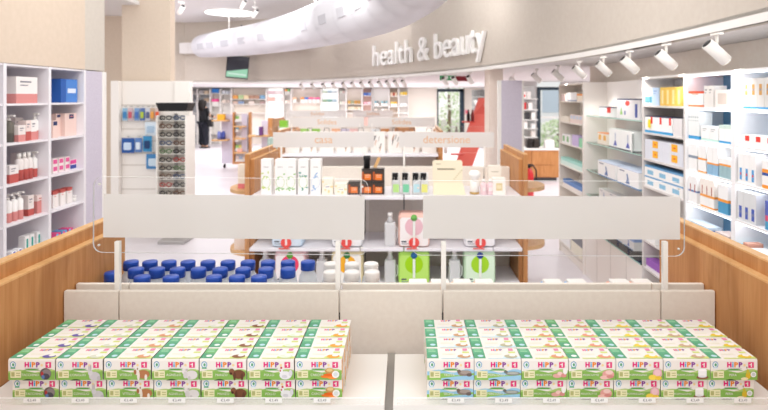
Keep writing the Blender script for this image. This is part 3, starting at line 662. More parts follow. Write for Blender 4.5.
r = thing('wooden_crate', 'small wooden crate beyond the gift bags near the back shelves', 'crate', (WX(405,11.5), 11.0, 0)); B().box(-.2,.2,-.15,.15,0,1.15,WOOD,.004).build('body', r); B().box(-.19,.19,-.14,.14,1.151,1.165,WOODE).build('top', r)

# ------------------------------------------------------------------ left wall shelving
lu = thing('wall_shelving', 'white open wall shelving with pink skincare beside the oak gondola', 'shelving')
SHZ = [.35,.58,.81,1.037,1.26,1.49,1.713]
YD = [2.4, 2.735, SY(5,XL), SY(50,XL), SY(85,XL)]
B().box(XLB-.02, XLB, 2.4, YD[-1], 0, ZTL, mat('#D9D3DC', .6)).build('back_panel', lu)
for y in YD: B().box(XLB, XL, y-.012, y+.012, 0, ZTL, SHELFW).build('divider', lu)
for k in range(len(YD)-1):
    for z in SHZ: B().box(XLB, XL-.005, YD[k]+.0125, YD[k+1]-.0125, z-.012, z, SHELFW).build('shelf', lu)
    B().box(XLB, XL-.005, YD[k]+.0125, YD[k+1]-.0125, ZTL-.012, ZTL, SHELFW).build('top', lu)
    B().box(XLB, XL-.02, YD[k]+.0125, YD[k+1]-.0125, 0, .1, SHELFW).build('plinth', lu)
pn = thing('end_panel', 'lavender felt end panel closing the white wall shelving', 'panel'); B().box(XLB, XL-.002, YD[-1]+.014, 4.07, 0, ZTL-.004, LAV).build('felt_board', pn); B().box(XLB, XL+.003, 4.07, 4.12, 0, ZTL-.004, WHITE).build('edge_strip', pn)
PK, PKL, RD = C('#D98F8C'), C('#EBC0BC'), C('#C05A55')
PNK, NAV = C('#EFD3CB'), C('#2E3A66')
def pump(body, low, cap, h=.15, r=.022):
    def mk():
        o = bpy.data.objects.new('pump_bottle', None); COL.objects.link(o); o['category'] = 'pump bottle'
        B().lathe([(r*.95,0),(r,.004),(r,h*.35),(r,h*.72),(r*.4,h*.82)], [low,low,body,body], 16).build('body', o)
        b = B(); b.lathe([(r*.45,h*.825),(r*.45,h*.9),(r*.2,h*.9),(r*.2,h*.97)], cap, 10); b.build('collar', o)
        b = B(); b.box(-r*.35,r*.35,-r*1.3,r*.4,h*.972,h*1.04,cap,.001); b.build('pump_head', o); return o
    return Proto(mk)
RZL = math.pi/2     # local front (-Y) looks towards +X
def carton(w, d, bands, print_=None, name='carton'):
    def mk():
        o = bpy.data.objects.new(name, None); COL.objects.link(o); o['category'] = 'carton'
        B().bands(w, d, bands).build('box', o); b = B()
        if print_:
            print_(b, w, d, bands[-1][0]); b.build('print', o)
        return o
    return Proto(mk)
def lines(col='#8A8790', c2=None):
    def f(b, w, d, h):
        b.front(rect(-w*.32, w*.2, h*.78, h*.84), -d/2-.0006, C(col)); b.front(rect(-w*.32, w*.05, h*.66, h*.7), -d/2-.0006, C(col))
        if c2: b.front(rect(-w*.3, w*.3, h*.2, h*.5), -d/2-.0006, C(c2))
    return f
def patch(c, u0, u1, v0, v1, c2=None):
    def f(b, w, d, h):
        b.front(rect((u0-.5)*w,(u1-.5)*w,v0*h,v1*h), -d/2-.0006, C(c))
        if c2: b.front(rect((u0-.4)*w,(u1-.6)*w,(v0*.6+v1*.4)*h,(v0*.4+v1*.6)*h), -d/2-.0009, C(c2))
    return f
XF = XL - .075
def L(px, z, x=None):
    x = XF if x is None else x; return (x, SY(px, x+.03), z+.0005)
g = 'skincare on the white wall shelving'
carton(.185,.09,[(.055,PK),(.155,C('#F2ECEA'))],lines()).at('large white carton with rose base on the top shelf beside the blue one', L(24.5,SHZ[6]), RZL, g)
carton(.18,.09,[(.155,C('#2F5FAE'))],patch('#4F86D2',.3,1,.02,.98,'#DCE6F6')).at('large blue carton with white writing on the top shelf', L(67,SHZ[6]), RZL, g)
pump(C('#6E6A62'),C('#57534E'),WHITE,.15,.026).at('dark glass bottle with white pump on the second shelf down', L(14,SHZ[5]), RZL, g)
pr = carton(.062,.05,[(.04,PK),(.095,C('#EFE6E3'))],lines())
pr.at('white and rose carton second along the second shelf, before the dark bottle', L(23,SHZ[5],XF+.02), RZL, g)
carton(.045,.05,[(.055,RD),(.12,C('#F0DEDA'))],lines()).at('tall rose red carton between two white ones, second shelf', L(29.5,SHZ[5],XF+.01), RZL, g)
carton(.05,.05,[(.05,PK),(.12,C('#F4F0EE'))],lines()).at('tall white carton with rose base beside white pumps, second shelf', L(34.8,SHZ[5],XF), RZL, g)
pp = pump(C('#F5F3F1'),PK,WHITE,.155,.02)
pp.at('white pump bottle with rose base on the second shelf, before the divider', L(39.5,SHZ[5]), RZL, g); pp.at('white pump bottle with rose base on the second shelf, touching the divider', L(44.6,SHZ[5]), RZL, g)
carton(.075,.05,[(.05,RD),(.10,C('#EFE9E8'))],lines()).at('red and white carton first along the third shelf', L(15,SHZ[4],XF+.02), RZL, g)
bt = lambda: None
def make_tall(low, up, h=.16, r=.022):
    def mk():
        o = bpy.data.objects.new('serum_bottle', None); COL.objects.link(o); o['category'] = 'bottle'
        B().lathe([(r,0),(r,h*.4),(r,h*.72),(r*.55,h*.8)],[low,up,up],14).build('body', o); B().lathe([(r*.5,h*.805),(r*.5,h)],WHITE,12).build('cap', o); return o
    return Proto(mk)
tb = make_tall(RD, C('#E9E2E0'))
for i, p in enumerate((24,29,33.5)): tb.at(f'red based lotion bottle on the third shelf, {ORD[i]} after the red carton', L(p,SHZ[4],XF+.015), RZL, g)
pp2 = pump(C('#F5F3F1'),RD,WHITE,.15,.02); pp2.at('white pump bottle with red base on the third shelf', L(38.5,SHZ[4]), RZL, g)
carton(.05,.05,[(.05,RD),(.13,C('#F1ECEA'))],lines()).at('tall white carton with red base at the third shelf divider', L(44.2,SHZ[4]), RZL, g)
pp3 = pump(C('#F6F4F3'),PK,WHITE,.155,.02)
for i, p in enumerate((13,18.8,24.5)): pp3.at(f'white pump bottle in the row of three on the fourth shelf, {ORD[i]} along', L(p,SHZ[3],XF+.02), RZL, g)
carton(.05,.05,[(.04,RD),(.12,C('#EFE6E3'))],lines()).at('white over red carton right after three pump bottles, fourth shelf', L(32,SHZ[3]), RZL, g)
carton(.085,.06,[(.075,PK),(.11,C('#EEDAD6'))],lines('#B5615C')).at('wide rose carton touching the divider on the fourth shelf', L(41.8,SHZ[3]), RZL, g)
ts = carton(.04,.04,[(.11,C('#F2F1F0'))],patch('#2FA093',.3,.7,.35,.85))
for i, p in enumerate((29,34,40.8)): ts.at(f'white carton with teal stripe on the low shelf, {ORD[i]} along', L(p,SHZ[2]), RZL, g)
bs = carton(.04,.04,[(.07,C('#F0EFF2'))],patch('#5E63C0',.3,.7,.3,.95))
for i, p in enumerate((16,22)): bs.at(f'small white carton with violet stripe on the low shelf, {ORD[i]} along', L(p,SHZ[2],XF+.05), RZL, g)
carton(.06,.05,[(.06,RD),(.11,C('#F0DEDA'))],lines()).at('red and white carton behind the white pumps on the second shelf', L(41,SHZ[5],XF-.085), RZL, g)
carton(.07,.05,[(.07,PK),(.135,C('#EFE3E0'))],lines()).at('pale rose carton behind the dark pump bottle on the second shelf', L(20,SHZ[5],XF-.085), RZL, g)
carton(.08,.05,[(.06,RD),(.15,C('#EFE6E3'))],lines()).at('tall pale carton behind the red based bottles on the third shelf', L(24,SHZ[4],XF-.085), RZL, g)
carton(.07,.05,[(.05,PK),(.13,C('#F1E8E6'))],lines()).at('white carton behind the white pump on the third shelf', L(40,SHZ[4],XF-.085), RZL, g)
carton(.09,.05,[(.12,C('#EFEDEE'))],lines()).at('plain white carton behind the teal striped ones on the low shelf', L(36,SHZ[2],XF-.085), RZL, g)
# bay B
carton(.05,.05,[(.11,PNK)],patch('#2E3A66',.1,.9,.72,.95)).at('small peach carton with navy heading in front of the pair', L(56,SHZ[5],XF+.03), RZL, g)
carton(.075,.05,[(.15,PNK)],patch('#2E3A66',.1,.9,.84,.96)).at('large peach carton with thin navy heading, near the divider', L(60.5,SHZ[5],XF-.03), RZL, g)
carton(.13,.05,[(.15,PNK)],patch('#2E3A66',.35,.75,.76,.95,'#E58A86')).at('large peach carton with navy and coral label patch', L(71.5,SHZ[5],XF), RZL, g)
pk = carton(.05,.05,[(.045,C('#F4E6E6'))],patch('#E2609A',.1,.9,.3,.9)); nv = carton(.085,.05,[(.032,C('#E9E2EC'))],patch('#3B4A9A',.1,.9,.15,.95)); pk2 = carton(.085,.05,[(.032,C('#F1D9E4'))],patch('#E84C9A',.1,.9,.15,.95))
for i, p in enumerate((56,62,68.4)):
    for k in range(2): pk.at(f"small pink square carton, {('lower','upper')[k]} of the pair {ORD[i]} along third shelf", (XF, SY(p,XF+.03), SHZ[4]+.0005+k*.0455), RZL, g)
nv.at('flat navy carton under the magenta one on the third shelf', L(74,SHZ[4]), RZL, g); pk2.at('flat magenta carton stacked on the navy one', (XF, SY(74,XF+.03), SHZ[4]+.033), RZL, g)
wt = carton(.055,.045,[(.085,C('#F4EEEC')),(.105,RD)],lines('#D98F8C'))
for i, p in enumerate((57,64.2,71)): wt.at(f'white carton with red top on the fourth shelf, {ORD[i]} along', L(p,SHZ[3]), RZL, g)
r = thing('cream_jar', 'small white cream jar beside red topped cartons', 'jar', L(77.5,SHZ[3])); B().lathe([(.022,0),(.022,.025)],WHITE,14).build('body', r); B().lathe([(.023,.0255),(.023,.04)],C('#E7E2E2'),14).build('lid', r)
pb1 = carton(.05,.07,[(.03,C('#E4568F'))],patch('#7FB4E0',.1,.5,.1,.9)); pb2 = carton(.05,.07,[(.03,C('#6FA6DA'))],patch('#E4568F',.1,.5,.1,.9))
for i, p in enumerate((57.5,64,70,75.5)):
    for k in range(2 if i < 3 else 1): (pb1 if (i+k)%2 else pb2).at(f"small {'magenta' if (i+k)%2 else 'sky blue'} carton, {ORD[k]} layer of pile {ORD[i]} along fifth shelf", (XF, SY(p,XF+.03), SHZ[2]+.0005+k*.0306), RZL, g)

# ------------------------------------------------------------------ right wall: bright cabinets
RZR = -math.pi/2
CABW = mat('#F4F4F6', .45); CABG = mat('#D9D4D2', .5)
ZR4 = [.30,.50,.70,.90,1.10,1.30,1.493,1.69]
LED = glow('led_strip', '#F4F8FF', 11)
def cab(label, ya, yb, m, zs, lit=False):
    r = thing('wall_cabinet', label, 'cabinet')
    B().box(XR, XRB, ya, ya+.018, 0, ZTR, m).build('side_panel', r); B().box(XR, XRB, yb-.018, yb, 0, ZTR, m).build('side_panel', r)
    B().box(XRB-.01, XRB, ya+.018, yb-.018, 0, ZTR, C('#6E9FC2') if lit else m).build('back_panel', r)
    if lit:
        for z in list(zs) + [ZTR]:
            if z > .8: B().box(XR+.012, XR+.024, ya+.03, yb-.03, z-.0185, z-.0155, LED).build('led_strip', r)
    for z in zs: B().box(XR+.004, XRB-.011, ya+.0185, yb-.0185, z-.014, z, m).build('shelf', r)
    B().box(XR, XRB-.011, ya+.0185, yb-.0185, ZTR-.015, ZTR, m).build('top', r); B().box(XR+.02, XRB-.011, ya+.0185, yb-.0185, 0, .08, m).build('plinth', r)
    return r
Y1, Y2, Y3, Y4 = SY(733,XR), SY(685,XR), SY(642,XR), SY(583,XR)
cab('brightly lit white corner cabinet directly above the oak gondola side', 2.35, Y1-.001, CABW, ZR4, True)
cab('brightly lit white cabinet adjoining the pale grey open cabinet', Y1+.001, Y2-.001, CABW, ZR4, True)
cab('pale grey open cabinet between glass shelves and brightly lit cabinet', Y2+.001, Y3-.001, CABG, ZR4)
nr = thing('glass_display', 'white alcove with glass shelves and white drawer base', 'display')
B().box(XRB-.01, XRB+.02, Y3+.001, Y4-.02, .5, ZTR, C('#EEE9E6')).build('back_panel', nr); B().box(XR, XRB, Y4-.02, Y4, 0, ZTR, C('#EDE7E3')).build('side_panel', nr)
for z in (.80,1.04,1.31,1.57): b = B(); b.box(XR+.03, XRB-.012, Y3+.002, Y4-.021, z-.008, z, GLASS); b.box(XR+.028, XR+.03, Y3+.002, Y4-.021, z-.008, z, GLASSE); b.build('glass_shelf', nr)
B().box(XR+.02, XRB-.012, Y3+.002, Y4-.021, 0, .50, C('#EFE9E4')).build('drawer_base', nr)
for k in range(1,4): y = Y3 + (Y4-Y3)*k/4; B().box(XR+.0185, XR+.0199, y-.003, y+.003, .04, .48, C('#C9C2BC')).build('drawer_joint', nr)
b = B(); b.box(XR-.01, XRB-.012, Y3+.002, Y4-.021, .501, .509, GLASS); b.box(XR-.012, XR-.01, Y3+.002, Y4-.021, .501, .509, GLASSE); b.build('glass_top', nr)
fr5 = cab('white shelving unit with small cartons beyond the glass alcove', Y4+.002, 6.4, C('#E9E2DA'), (.12,.5,.76,1.0,1.24,1.477,1.707))
XG = XR + .05
def R(px, z, x=None): x = XG if x is None else x; return (x, SY(px, x), z+.0005)
def rrow(px0, px1, n, z, h, bands, pr, label, grp, d=.08, x=None, layers=1, gap=.002):
    x = XG if x is None else x; ya, yb = SY(px1, x-d/2), SY(px0, x-d/2)
    for q0, q1 in ((2.35,Y1),(Y1,Y2),(Y2,Y3),(Y3,Y4-.02),(Y4,6.4)):
        if q0 < (ya+yb)/2 < q1: ya, yb = max(ya, q0+.023), min(yb, q1-.023)
    w = (yb-ya)/n - gap
    P = carton(w, d, [(f*h, m) for f, m in bands], pr)
    for k in range(n):
        for l in range(layers):
            lab = label.replace('@', ORD[k]) if layers == 1 else label.replace('@', ORD[k]) + (', upper' if l else ', lower')
            P.at(lab, (x, yb-(k+.5)*(yb-ya)/n, z+.0005+l*(h+.0006)), RZR, grp)
W_ = C('#F4F4F4'); OG = C('#F09A3A'); BLU = C('#3FA0D6'); TEAL = C('#6FB0BC'); GOLD = C('#E9C25A'); LBL = C('#C7D9EE'); GRY = C('#D2D4D6')
def device(c='#5A78B0'):
    def f(b, w, d, h): b.front([(-w*.1,h*.15),(w*.1,h*.15),(w*.06,h*.4),(0,h*.72),(-w*.05,h*.72),(-w*.02,h*.4)], -d/2-.0006, C(c)); b.front(rect(-w*.4,-w*.15,h*.8,h*.87), -d/2-.0006, C('#8C8FA0')); b.front(rect(-w*.4,w*.4,.02*h,.07*h), -d/2-.0006, C('#4E86C4'))
    return f
gr = 'cartons in the bright cabinets'
# corner cabinet (733..768)
rrow(743,772,4,ZR4[7],.155,[(.06,BLU),(1,C('#D8D6D4'))],patch('#C99A5A',.3,.7,.45,.8,'#8A94A8'),'grey upright carton with tan figure, @ from divider, corner cabinet top shelf',gr)
rrow(742,776,3,ZR4[6],.06,[(1,W_)],patch('#E5463C',.3,.7,.5,.95),'low white carton with red emblem, @ from divider, corner cabinet',gr)
rrow(738,756,3,ZR4[5],.155,[(1,W_)],patch('#5AA0D8',.3,.7,.1,.5,'#E5463C'),'white slim carton with blue figure, @ from divider, corner cabinet third shelf',gr)
rrow(762,775,2,ZR4[5],.14,[(.12,OG),(.45,W_),(.55,C('#3A55A0')),(.68,OG),(1,W_)],None,'white carton with gold and navy bands, @ from divider, corner cabinet',gr)
rrow(736,756,3,ZR4[4],.155,[(1,C('#DCDFE2'))],patch('#4A62B8',.3,.75,.1,.5,'#8088A0'),'silver slim carton with indigo swirl, @ from divider, corner cabinet fourth shelf',gr)
rrow(765,776,1,ZR4[4],.14,[(.3,C('#4FA0C8')),(.5,C('#D55A7A')),(1,C('#5A6AB8'))],None,'indigo and rose carton at the end of corner cabinet fourth shelf',gr)
rrow(735,742,1,ZR4[3],.07,[(1,C('#9CD0DC'))],None,'small aqua carton first on the corner cabinet low shelf',gr)
rrow(743,748,1,ZR4[3],.09,[(.3,C('#8A7AB0')),(1,C('#D9A08A'))],None,'small brown and violet carton on the corner cabinet low shelf',gr)
rrow(750,776,4,ZR4[3],.075,[(.1,BLU),(1,W_)],patch('#C9CED4',.2,.8,.3,.8),'small white carton with grey panel, @ after brown one, corner cabinet',gr)
# lit cabinet (685..733)
rrow(687,703,1,ZR4[7],.095,[(.12,C('#E98552')),(.85,W_),(1,C('#E2552E'))],lines('#C9A090'),'wide white carton with orange red top on the lit cabinet',gr)
rrow(704,713,2,ZR4[7],.125,[(1,C('#E9E6E2'))],lines('#9C9C9C'),'tall grey white carton, @ after the orange topped one, lit cabinet',gr)
rrow(715,730,1,ZR4[7],.10,[(1,C('#F3EEEA'))],patch('#DCCFC6',.2,.8,.2,.8),'wide cream carton before the blue backing, top shelf',gr)
rrow(687,699,5,ZR4[6],.165,[(.12,BLU),(1,C('#EEF1F1'))],lines('#A5B0B4'),'slim white carton with blue foot, @ from grey cabinet, lit cabinet',gr)
rrow(701,718,2,ZR4[6],.085,[(.15,C('#BFE0D8')),(1,W_)],lines('#B0B8B8'),'low white carton with mint foot, @ along, lit cabinet second shelf',gr)
rrow(719,731,2,ZR4[6],.10,[(.12,BLU),(.8,W_),(1,C('#CFE3DA'))],None,'white carton with mint top, @ along, lit cabinet second shelf',gr)
rrow(687,697,2,ZR4[5],.165,[(.45,W_),(.55,C('#8A96A8')),(1,W_)],None,'tall white carton with grey waist band, @ from grey cabinet',gr)
rrow(698,706,2,ZR4[5],.165,[(.05,OG),(.45,W_),(.52,OG),(1,W_)],None,'tall white carton with orange waist band, @ along, lit cabinet',gr)
rrow(707,718,2,ZR4[5],.165,[(.36,C('#8FB8D6')),(.42,OG),(1,W_)],None,'tall white carton with sky blue base, @ along, lit cabinet',gr)
rrow(719,731,3,ZR4[5],.11,[(.6,C('#9CBCC4')),(.7,OG),(1,W_)],None,'short carton with grey teal base, @ along, lit cabinet',gr)
rrow(688,697,2,ZR4[4],.165,[(.4,W_),(.47,C('#6A86B8')),(1,W_)],patch('#B0584A',.4,.6,.4,.7),'white carton with blue waist band, @ from grey cabinet, fourth shelf',gr)
rrow(700,714,3,ZR4[4],.17,[(.05,OG),(.36,W_),(.44,C('#F0A24A')),(1,C('#F6EFE8'))],patch('#B0584A',.42,.6,.45,.75),'cream carton with orange bands, @ along, lit cabinet fourth shelf',gr)
rrow(718,728,1,ZR4[4],.16,[(.4,C('#4F9AC4')),(.5,OG),(1,W_)],None,'white carton with deep blue base closing the fourth shelf',gr)
rrow(685,708,4,ZR4[3],.085,[(.8,C('#3F74B8')),(1,C('#DCE9F2'))],patch('#E6EEF4',.1,.9,.5,.8,'#6FAE6A'),'small blue carton with white label, @ along, lit cabinet low shelf',gr)
rrow(715,729,2,ZR4[3],.085,[(.5,C('#6FA8CC')),(1,C('#D6C4BE'))],lines('#7A8AA8'),'small beige and blue carton, @ along, lit cabinet low shelf',gr)
# grey cabinet (642..685)
gg = 'cartons in the grey cabinet'
rrow(645,650,2,ZR4[7],.09,[(.2,W_),(.7,TEAL),(1,W_)],None,'small teal carton, @ along, grey cabinet top shelf',gg)
rrow(652,659,1,ZR4[7],.125,[(1,C('#BCD2EC'))],lines('#8AA6CC'),'pale blue carton beside gold ones in grey cabinet',gg)
rrow(660,682,4,ZR4[7],.125,[(1,GOLD)],patch('#F1DDA0',.3,.7,.1,.85),'golden yellow carton, @ along, grey cabinet top shelf',gg)
b = B(); b.box(-.02,.02,-.001,.001,0,.06,C('#F0E23C')); tag(b.build('shelf_tag', loc=(XR+.001, SY(649,XR), 1.53), rz=RZR), 'bright yellow shelf tag hanging in the grey cabinet', 'tag')
rrow(645,672,3,ZR4[6],.12,[(.14,BLU),(.94,W_),(1,C('#3A4260'))],patch('#E5463C',.7,.92,.55,.95),'white carton with red badge, @ along, grey cabinet second shelf',gg)
rrow(673,682,3,ZR4[6],.115,[(1,C('#E2DFE0'))],None,'plain grey white carton, @ along, grey cabinet second shelf',gg)
rrow(645,683,2,ZR4[5],.07,[(1,C('#DDE0EA'))],patch('#F7B52C',.45,.75,.25,.95,'#E8602C'),'long pale carton with amber badge, @ along, grey cabinet',gg,layers=2)
rrow(643,683,3,ZR4[4],.075,[(.85,W_),(1,C('#6FA6D2'))],patch('#8CC0DE',.25,.75,.2,.6),'white carton with blue lid edge, @ along, grey cabinet fourth shelf',gg,layers=2)
rrow(646,660,1,ZR4[1],.07,[(.3,C('#E8E0EC')),(1,C('#9A62B8'))],None,'purple pack low in the grey cabinet near the oak side',gg)
rrow(645,655,2,ZR4[2],.10,[(1,W_)],patch('#E8705A',.2,.8,.4,.8),'white carton with coral panel, @ along, grey cabinet low shelf',gg)
# glass alcove
ga = 'boxed devices on the glass shelves'
xa = XR+.12
rrow(599,613,1,1.57,.09,[(.9,W_),(1,C('#4A5068'))],patch('#E5463C',.6,.85,.4,.95),'small white device carton with red badge, top glass shelf',ga,x=xa)
rrow(617,640,1,1.57,.165,[(.94,C('#DAD8DA')),(1,C('#2E3656'))],lambda b,w,d,h:(b.front(ell(-w*.02,h*.78,w*.1,h*.13,12),-d/2-.0006,C('#E5463C')), b.front([(-w*.36,h*.2),(-w*.24,h*.2),(-w*.3,h*.62)],-d/2-.0006,C('#8CBF6A')), b.front(rect(w*.3,w*.4,h*.1,h*.75),-d/2-.0006,C('#4A5AA0')), b.front(rect(-w*.16,-w*.1,h*.2,h*.4),-d/2-.0006,C('#4A5AA0'))),'large grey device carton with navy top and red badge',ga,x=xa,d=.12)
rrow(597.5,607,2,1.31,.105,[(.93,C('#F3E7DA')),(1,C('#E89A6A'))],patch('#E8B25A',.25,.8,.35,.8),'cream carton with amber pictures, @ along, middle glass shelf',ga,x=xa)
rrow(609,634,2,1.31,.16,[(.03,C('#5A5A66')),(1,W_)],lambda b,w,d,h:(b.front([(-w*.1,h*.12),(w*.2,h*.12),(w*.05,h*.45)],-d/2-.0006,C('#5A64B8')), b.front(rect(0,w*.1,h*.45,h*.8),-d/2-.0006,C('#C3C7D8'))),'white device carton with violet picture, @ along, middle glass shelf',ga,x=xa,d=.1)
b = B(); b.box(-.035,.035,-.004,.004,0,.15,W_,.002); o = b.build('leaflet', loc=(XR+.05, SY(632,XR+.05), 1.311), rz=RZR-.5); tag(o, 'slim white leaflet leaning by device cartons on glass shelf', 'leaflet')
rrow(597,640,2,1.04,.135,[(.06,C('#4E86C4')),(.96,W_),(1,C('#C8D0E6'))],device(),'white inhaler carton with blue foot, @ along, low glass shelf',ga,x=xa-.02,d=.18,gap=.05)
rrow(599,632,3,.80,.09,[(1,C('#EFECEC'))],device('#9AA6C8'),'pale carton half hidden behind frosted sign, @ along, lowest glass shelf',ga,x=xa)
rrow(604,634,3,.5095,.10,[(.7,C('#E5E2E6')),(1,C('#8FA6D6'))],device('#6A7AC0'),'pale carton on glass counter of alcove, @ along',ga,x=xa)
# far white unit (559..583)
gf = 'cartons on the white unit beyond the alcove'
rrow(561,565,2,1.707,.075,[(1,C('#EBD3CE'))],None,'slim rose carton on top shelf of far white unit, @ along',gf)
rrow(567,576,1,1.707,.09,[(.1,C('#6A8AB0')),(1,W_)],None,'white carton with blue foot, far white unit top shelf',gf); rrow(577,582,2,1.707,.075,[(.75,C('#F2E4D2')),(1,OG)],None,'cream carton with orange top, @ along, far white unit',gf)
rrow(561,569,3,1.477,.06,[(1,C('#F1EADC'))],None,'low cream carton, @ along, far white unit second shelf',gf); rrow(570,582,4,1.477,.085,[(1,C('#EBD9D2'))],patch('#C9D6E6',.1,.9,.5,.9),'blush carton, @ along, far white unit second shelf',gf)
rrow(562,570,2,1.24,.10,[(1,W_)],patch('#8CC08A',.2,.7,.2,.8),'white carton with green panel, @ along, far white unit third shelf',gf); rrow(572,578,1,1.24,.11,[(1,C('#C9B8E0'))],None,'lilac carton on third shelf of far white unit',gf); rrow(579,583,1,1.24,.09,[(1,C('#8FD0A8'))],None,'mint green carton at end of third shelf, far white unit',gf)
rrow(561,582,5,1.0,.075,[(.6,C('#D8F0E8')),(1,C('#A8E0D4'))],None,'aqua white carton, @ along, far white unit fourth shelf',gf)
rrow(563,582,4,.76,.08,[(.5,C('#E9E2DC')),(1,C('#5A86C4'))],None,'blue topped carton, @ along, far white unit fifth shelf',gf)
rrow(560,570,3,.12,.2,[(.9,W_),(1,C('#C9D6E6'))],None,'white upright pack, @ along, floor shelf of far white unit',gf); rrow(571,582,3,.12,.19,[(.6,C('#E6E0CE')),(1,C('#7A7A82'))],None,'cream and grey pack, @ along, floor shelf of far white unit',gf)

# ------------------------------------------------------------------ spotlights
def make_spot():
    r = bpy.data.objects.new('track_spotlight', None); COL.objects.link(r); r['category'] = 'spotlight'
    B().lathe([(.008,-.03),(.008,.035)], WHITE, 10).build('stem', r); B().box(-.012,.012,-.045,.045,.03,.05,WHITE,.002).build('adapter', r)
    M = Matrix.Rotation(math.radians(-48), 4, 'Y')
    b = B(); b.lathe([(.028,-.07),(.032,-.066),(.032,.07)], WHITE, 20, M=Matrix.Translation((.0,0,-.06)) @ M); b.build('lamp_head', r)
    b = B(); b.lathe([(.026,-.0715),(.026,-.0705)], glow('lamp_face', '#FFF6E8', 4), 16, M=Matrix.Translation((0,0,-.06)) @ M); b.build('lens', r)
    b = B(); b.lathe([(.026,.0702),(.026,.072)], BLACK, 16, M=Matrix.Translation((0,0,-.06)) @ M); b.build('rear_cap', r); return r
sp = Proto(make_spot); XT = 1.64; ZT = ZB-.05
for i, (px, y) in enumerate([(713,2.95),(663,3.55),(627,4.1),(601,4.67),(577,5.3),(556,6.1),(535,6.9),(512,8.2)]):
    o = sp.at(f'white cylinder spotlight on the soffit track, {ORD[i]} from the lit cabinet end', (WX(px,y)+.02, y, ZT-.0), 0, 'track spotlights over the cabinets')
tr = thing('lighting_track', 'white lighting track under the soffit above the cabinets', 'track', (0,0,0))
B().box(XT-.02, XT+.03, 1.8, 4.95, ZB-.0, ZB+.0015, WHITE).build('rail', tr)
fps = [p for p in FPS if p.y > 8.6]
cnt = 0
def fascia_at(px):
    best = None
    for a, c in zip(FPS, FPS[1:]):
        pa, pc = CX + a.x/a.y*F, CX + c.x/c.y*F
        if pa >= px >= pc:
            t = (pa-px)/(pa-pc); best = a.lerp(c, t)
    return best
for i, px in enumerate([470, 455, 445] + [404, 396, 388, 380, 371, 362, 353, 344, 334, 324, 313, 302] ):
    p = fascia_at(px); d = Vector((p.x, p.y)).normalized()*.35
    say = (ORD[i] if i < 15 else 'last')
    o = sp.at(f'small white spotlight under the curved soffit edge, {say} from the lavender panel', (p.x+d.x, p.y+d.y, ZB-.05), .9, 'spotlights along the curved soffit')
for i, (px, py, y) in enumerate([(181,9,9.5),(243,4,10.5),(255,13,10.8)]):
    z = WZ(py, y); o = sp.at(f"white spotlight below the upper ceiling {('by the beige column','above the duct end','beneath the round light')[i]}", (WX(px,y), y, z+.06), 2.5, 'spotlights below the upper ceiling')
    o.scale = (1.25, 1.25, 1.25)
    b = B(); b.lathe([(.01,z+.15),(.01,ZC)], WHITE, 8); q = b.build('drop_rod', o); q.parent = None; q.location = (WX(px,y), y, 0); tag(q, f"thin white rod carrying the spotlight {('by the beige column','above the duct end','beneath the round light')[i]}", 'rod')

# ------------------------------------------------------------------ lettering on the fascia
SEG = [(FPS[i], FPS[i+1]) for i in range(len(FPS)-1)]
cum = [0]
for a, c in SEG: cum.append(cum[-1] + (c-a).length)
def arc_of(px):
    for k, (a, c) in enumerate(SEG):
        pa, pc = CX + a.x/a.y*F, CX + c.x/c.y*F
        if a.y > .1 and pa >= px >= pc: return cum[k] + (cum[k+1]-cum[k])*(pa-px)/(pa-pc)
s0, s1 = arc_of(374), arc_of(488)
def on_fascia(s, off):
    for k in range(len(SEG)):
        if cum[k] <= s <= cum[k+1]:
            a, c = SEG[k]; t = (s-cum[k])/(cum[k+1]-cum[k]); d = (c-a).normalized(); n = Vector((-d.y, d.x))
            return a.lerp(c, t) + n*off
TXT = 'health & beauty'; cap = .40
vs_all, _ = txt(TXT, 1, 'LEFT'); width = max(v[0] for v in vs_all)
size = cap/.74; sc = (s0 - s1)/(width)
ws = thing('wall_lettering', 'raised white lettering reading health & beauty on the beige fascia', 'sign')
LET = mat('#FBFAF8', .4)
for i, ch in enumerate(TXT):
    if ch == ' ': continue
    pre = txt(TXT[:i+1], 1, 'LEFT')[0]; me_v, me_f = txt(ch, 1, 'LEFT', .5)
    x1 = max(v[0] for v in pre); cw = max(v[0] for v in me_v)
    b = B(); vs = []
    for v in me_v:
        s = s0 - (x1 - cw + v[0])*sc; off = .012 + (v[2]+.5)*.045
        p = on_fascia(s, off); vs.append((p.x, p.y, 2.325 + .15 + v[1]*size))
    b.add(vs, me_f, LET); b.build('letter', ws)

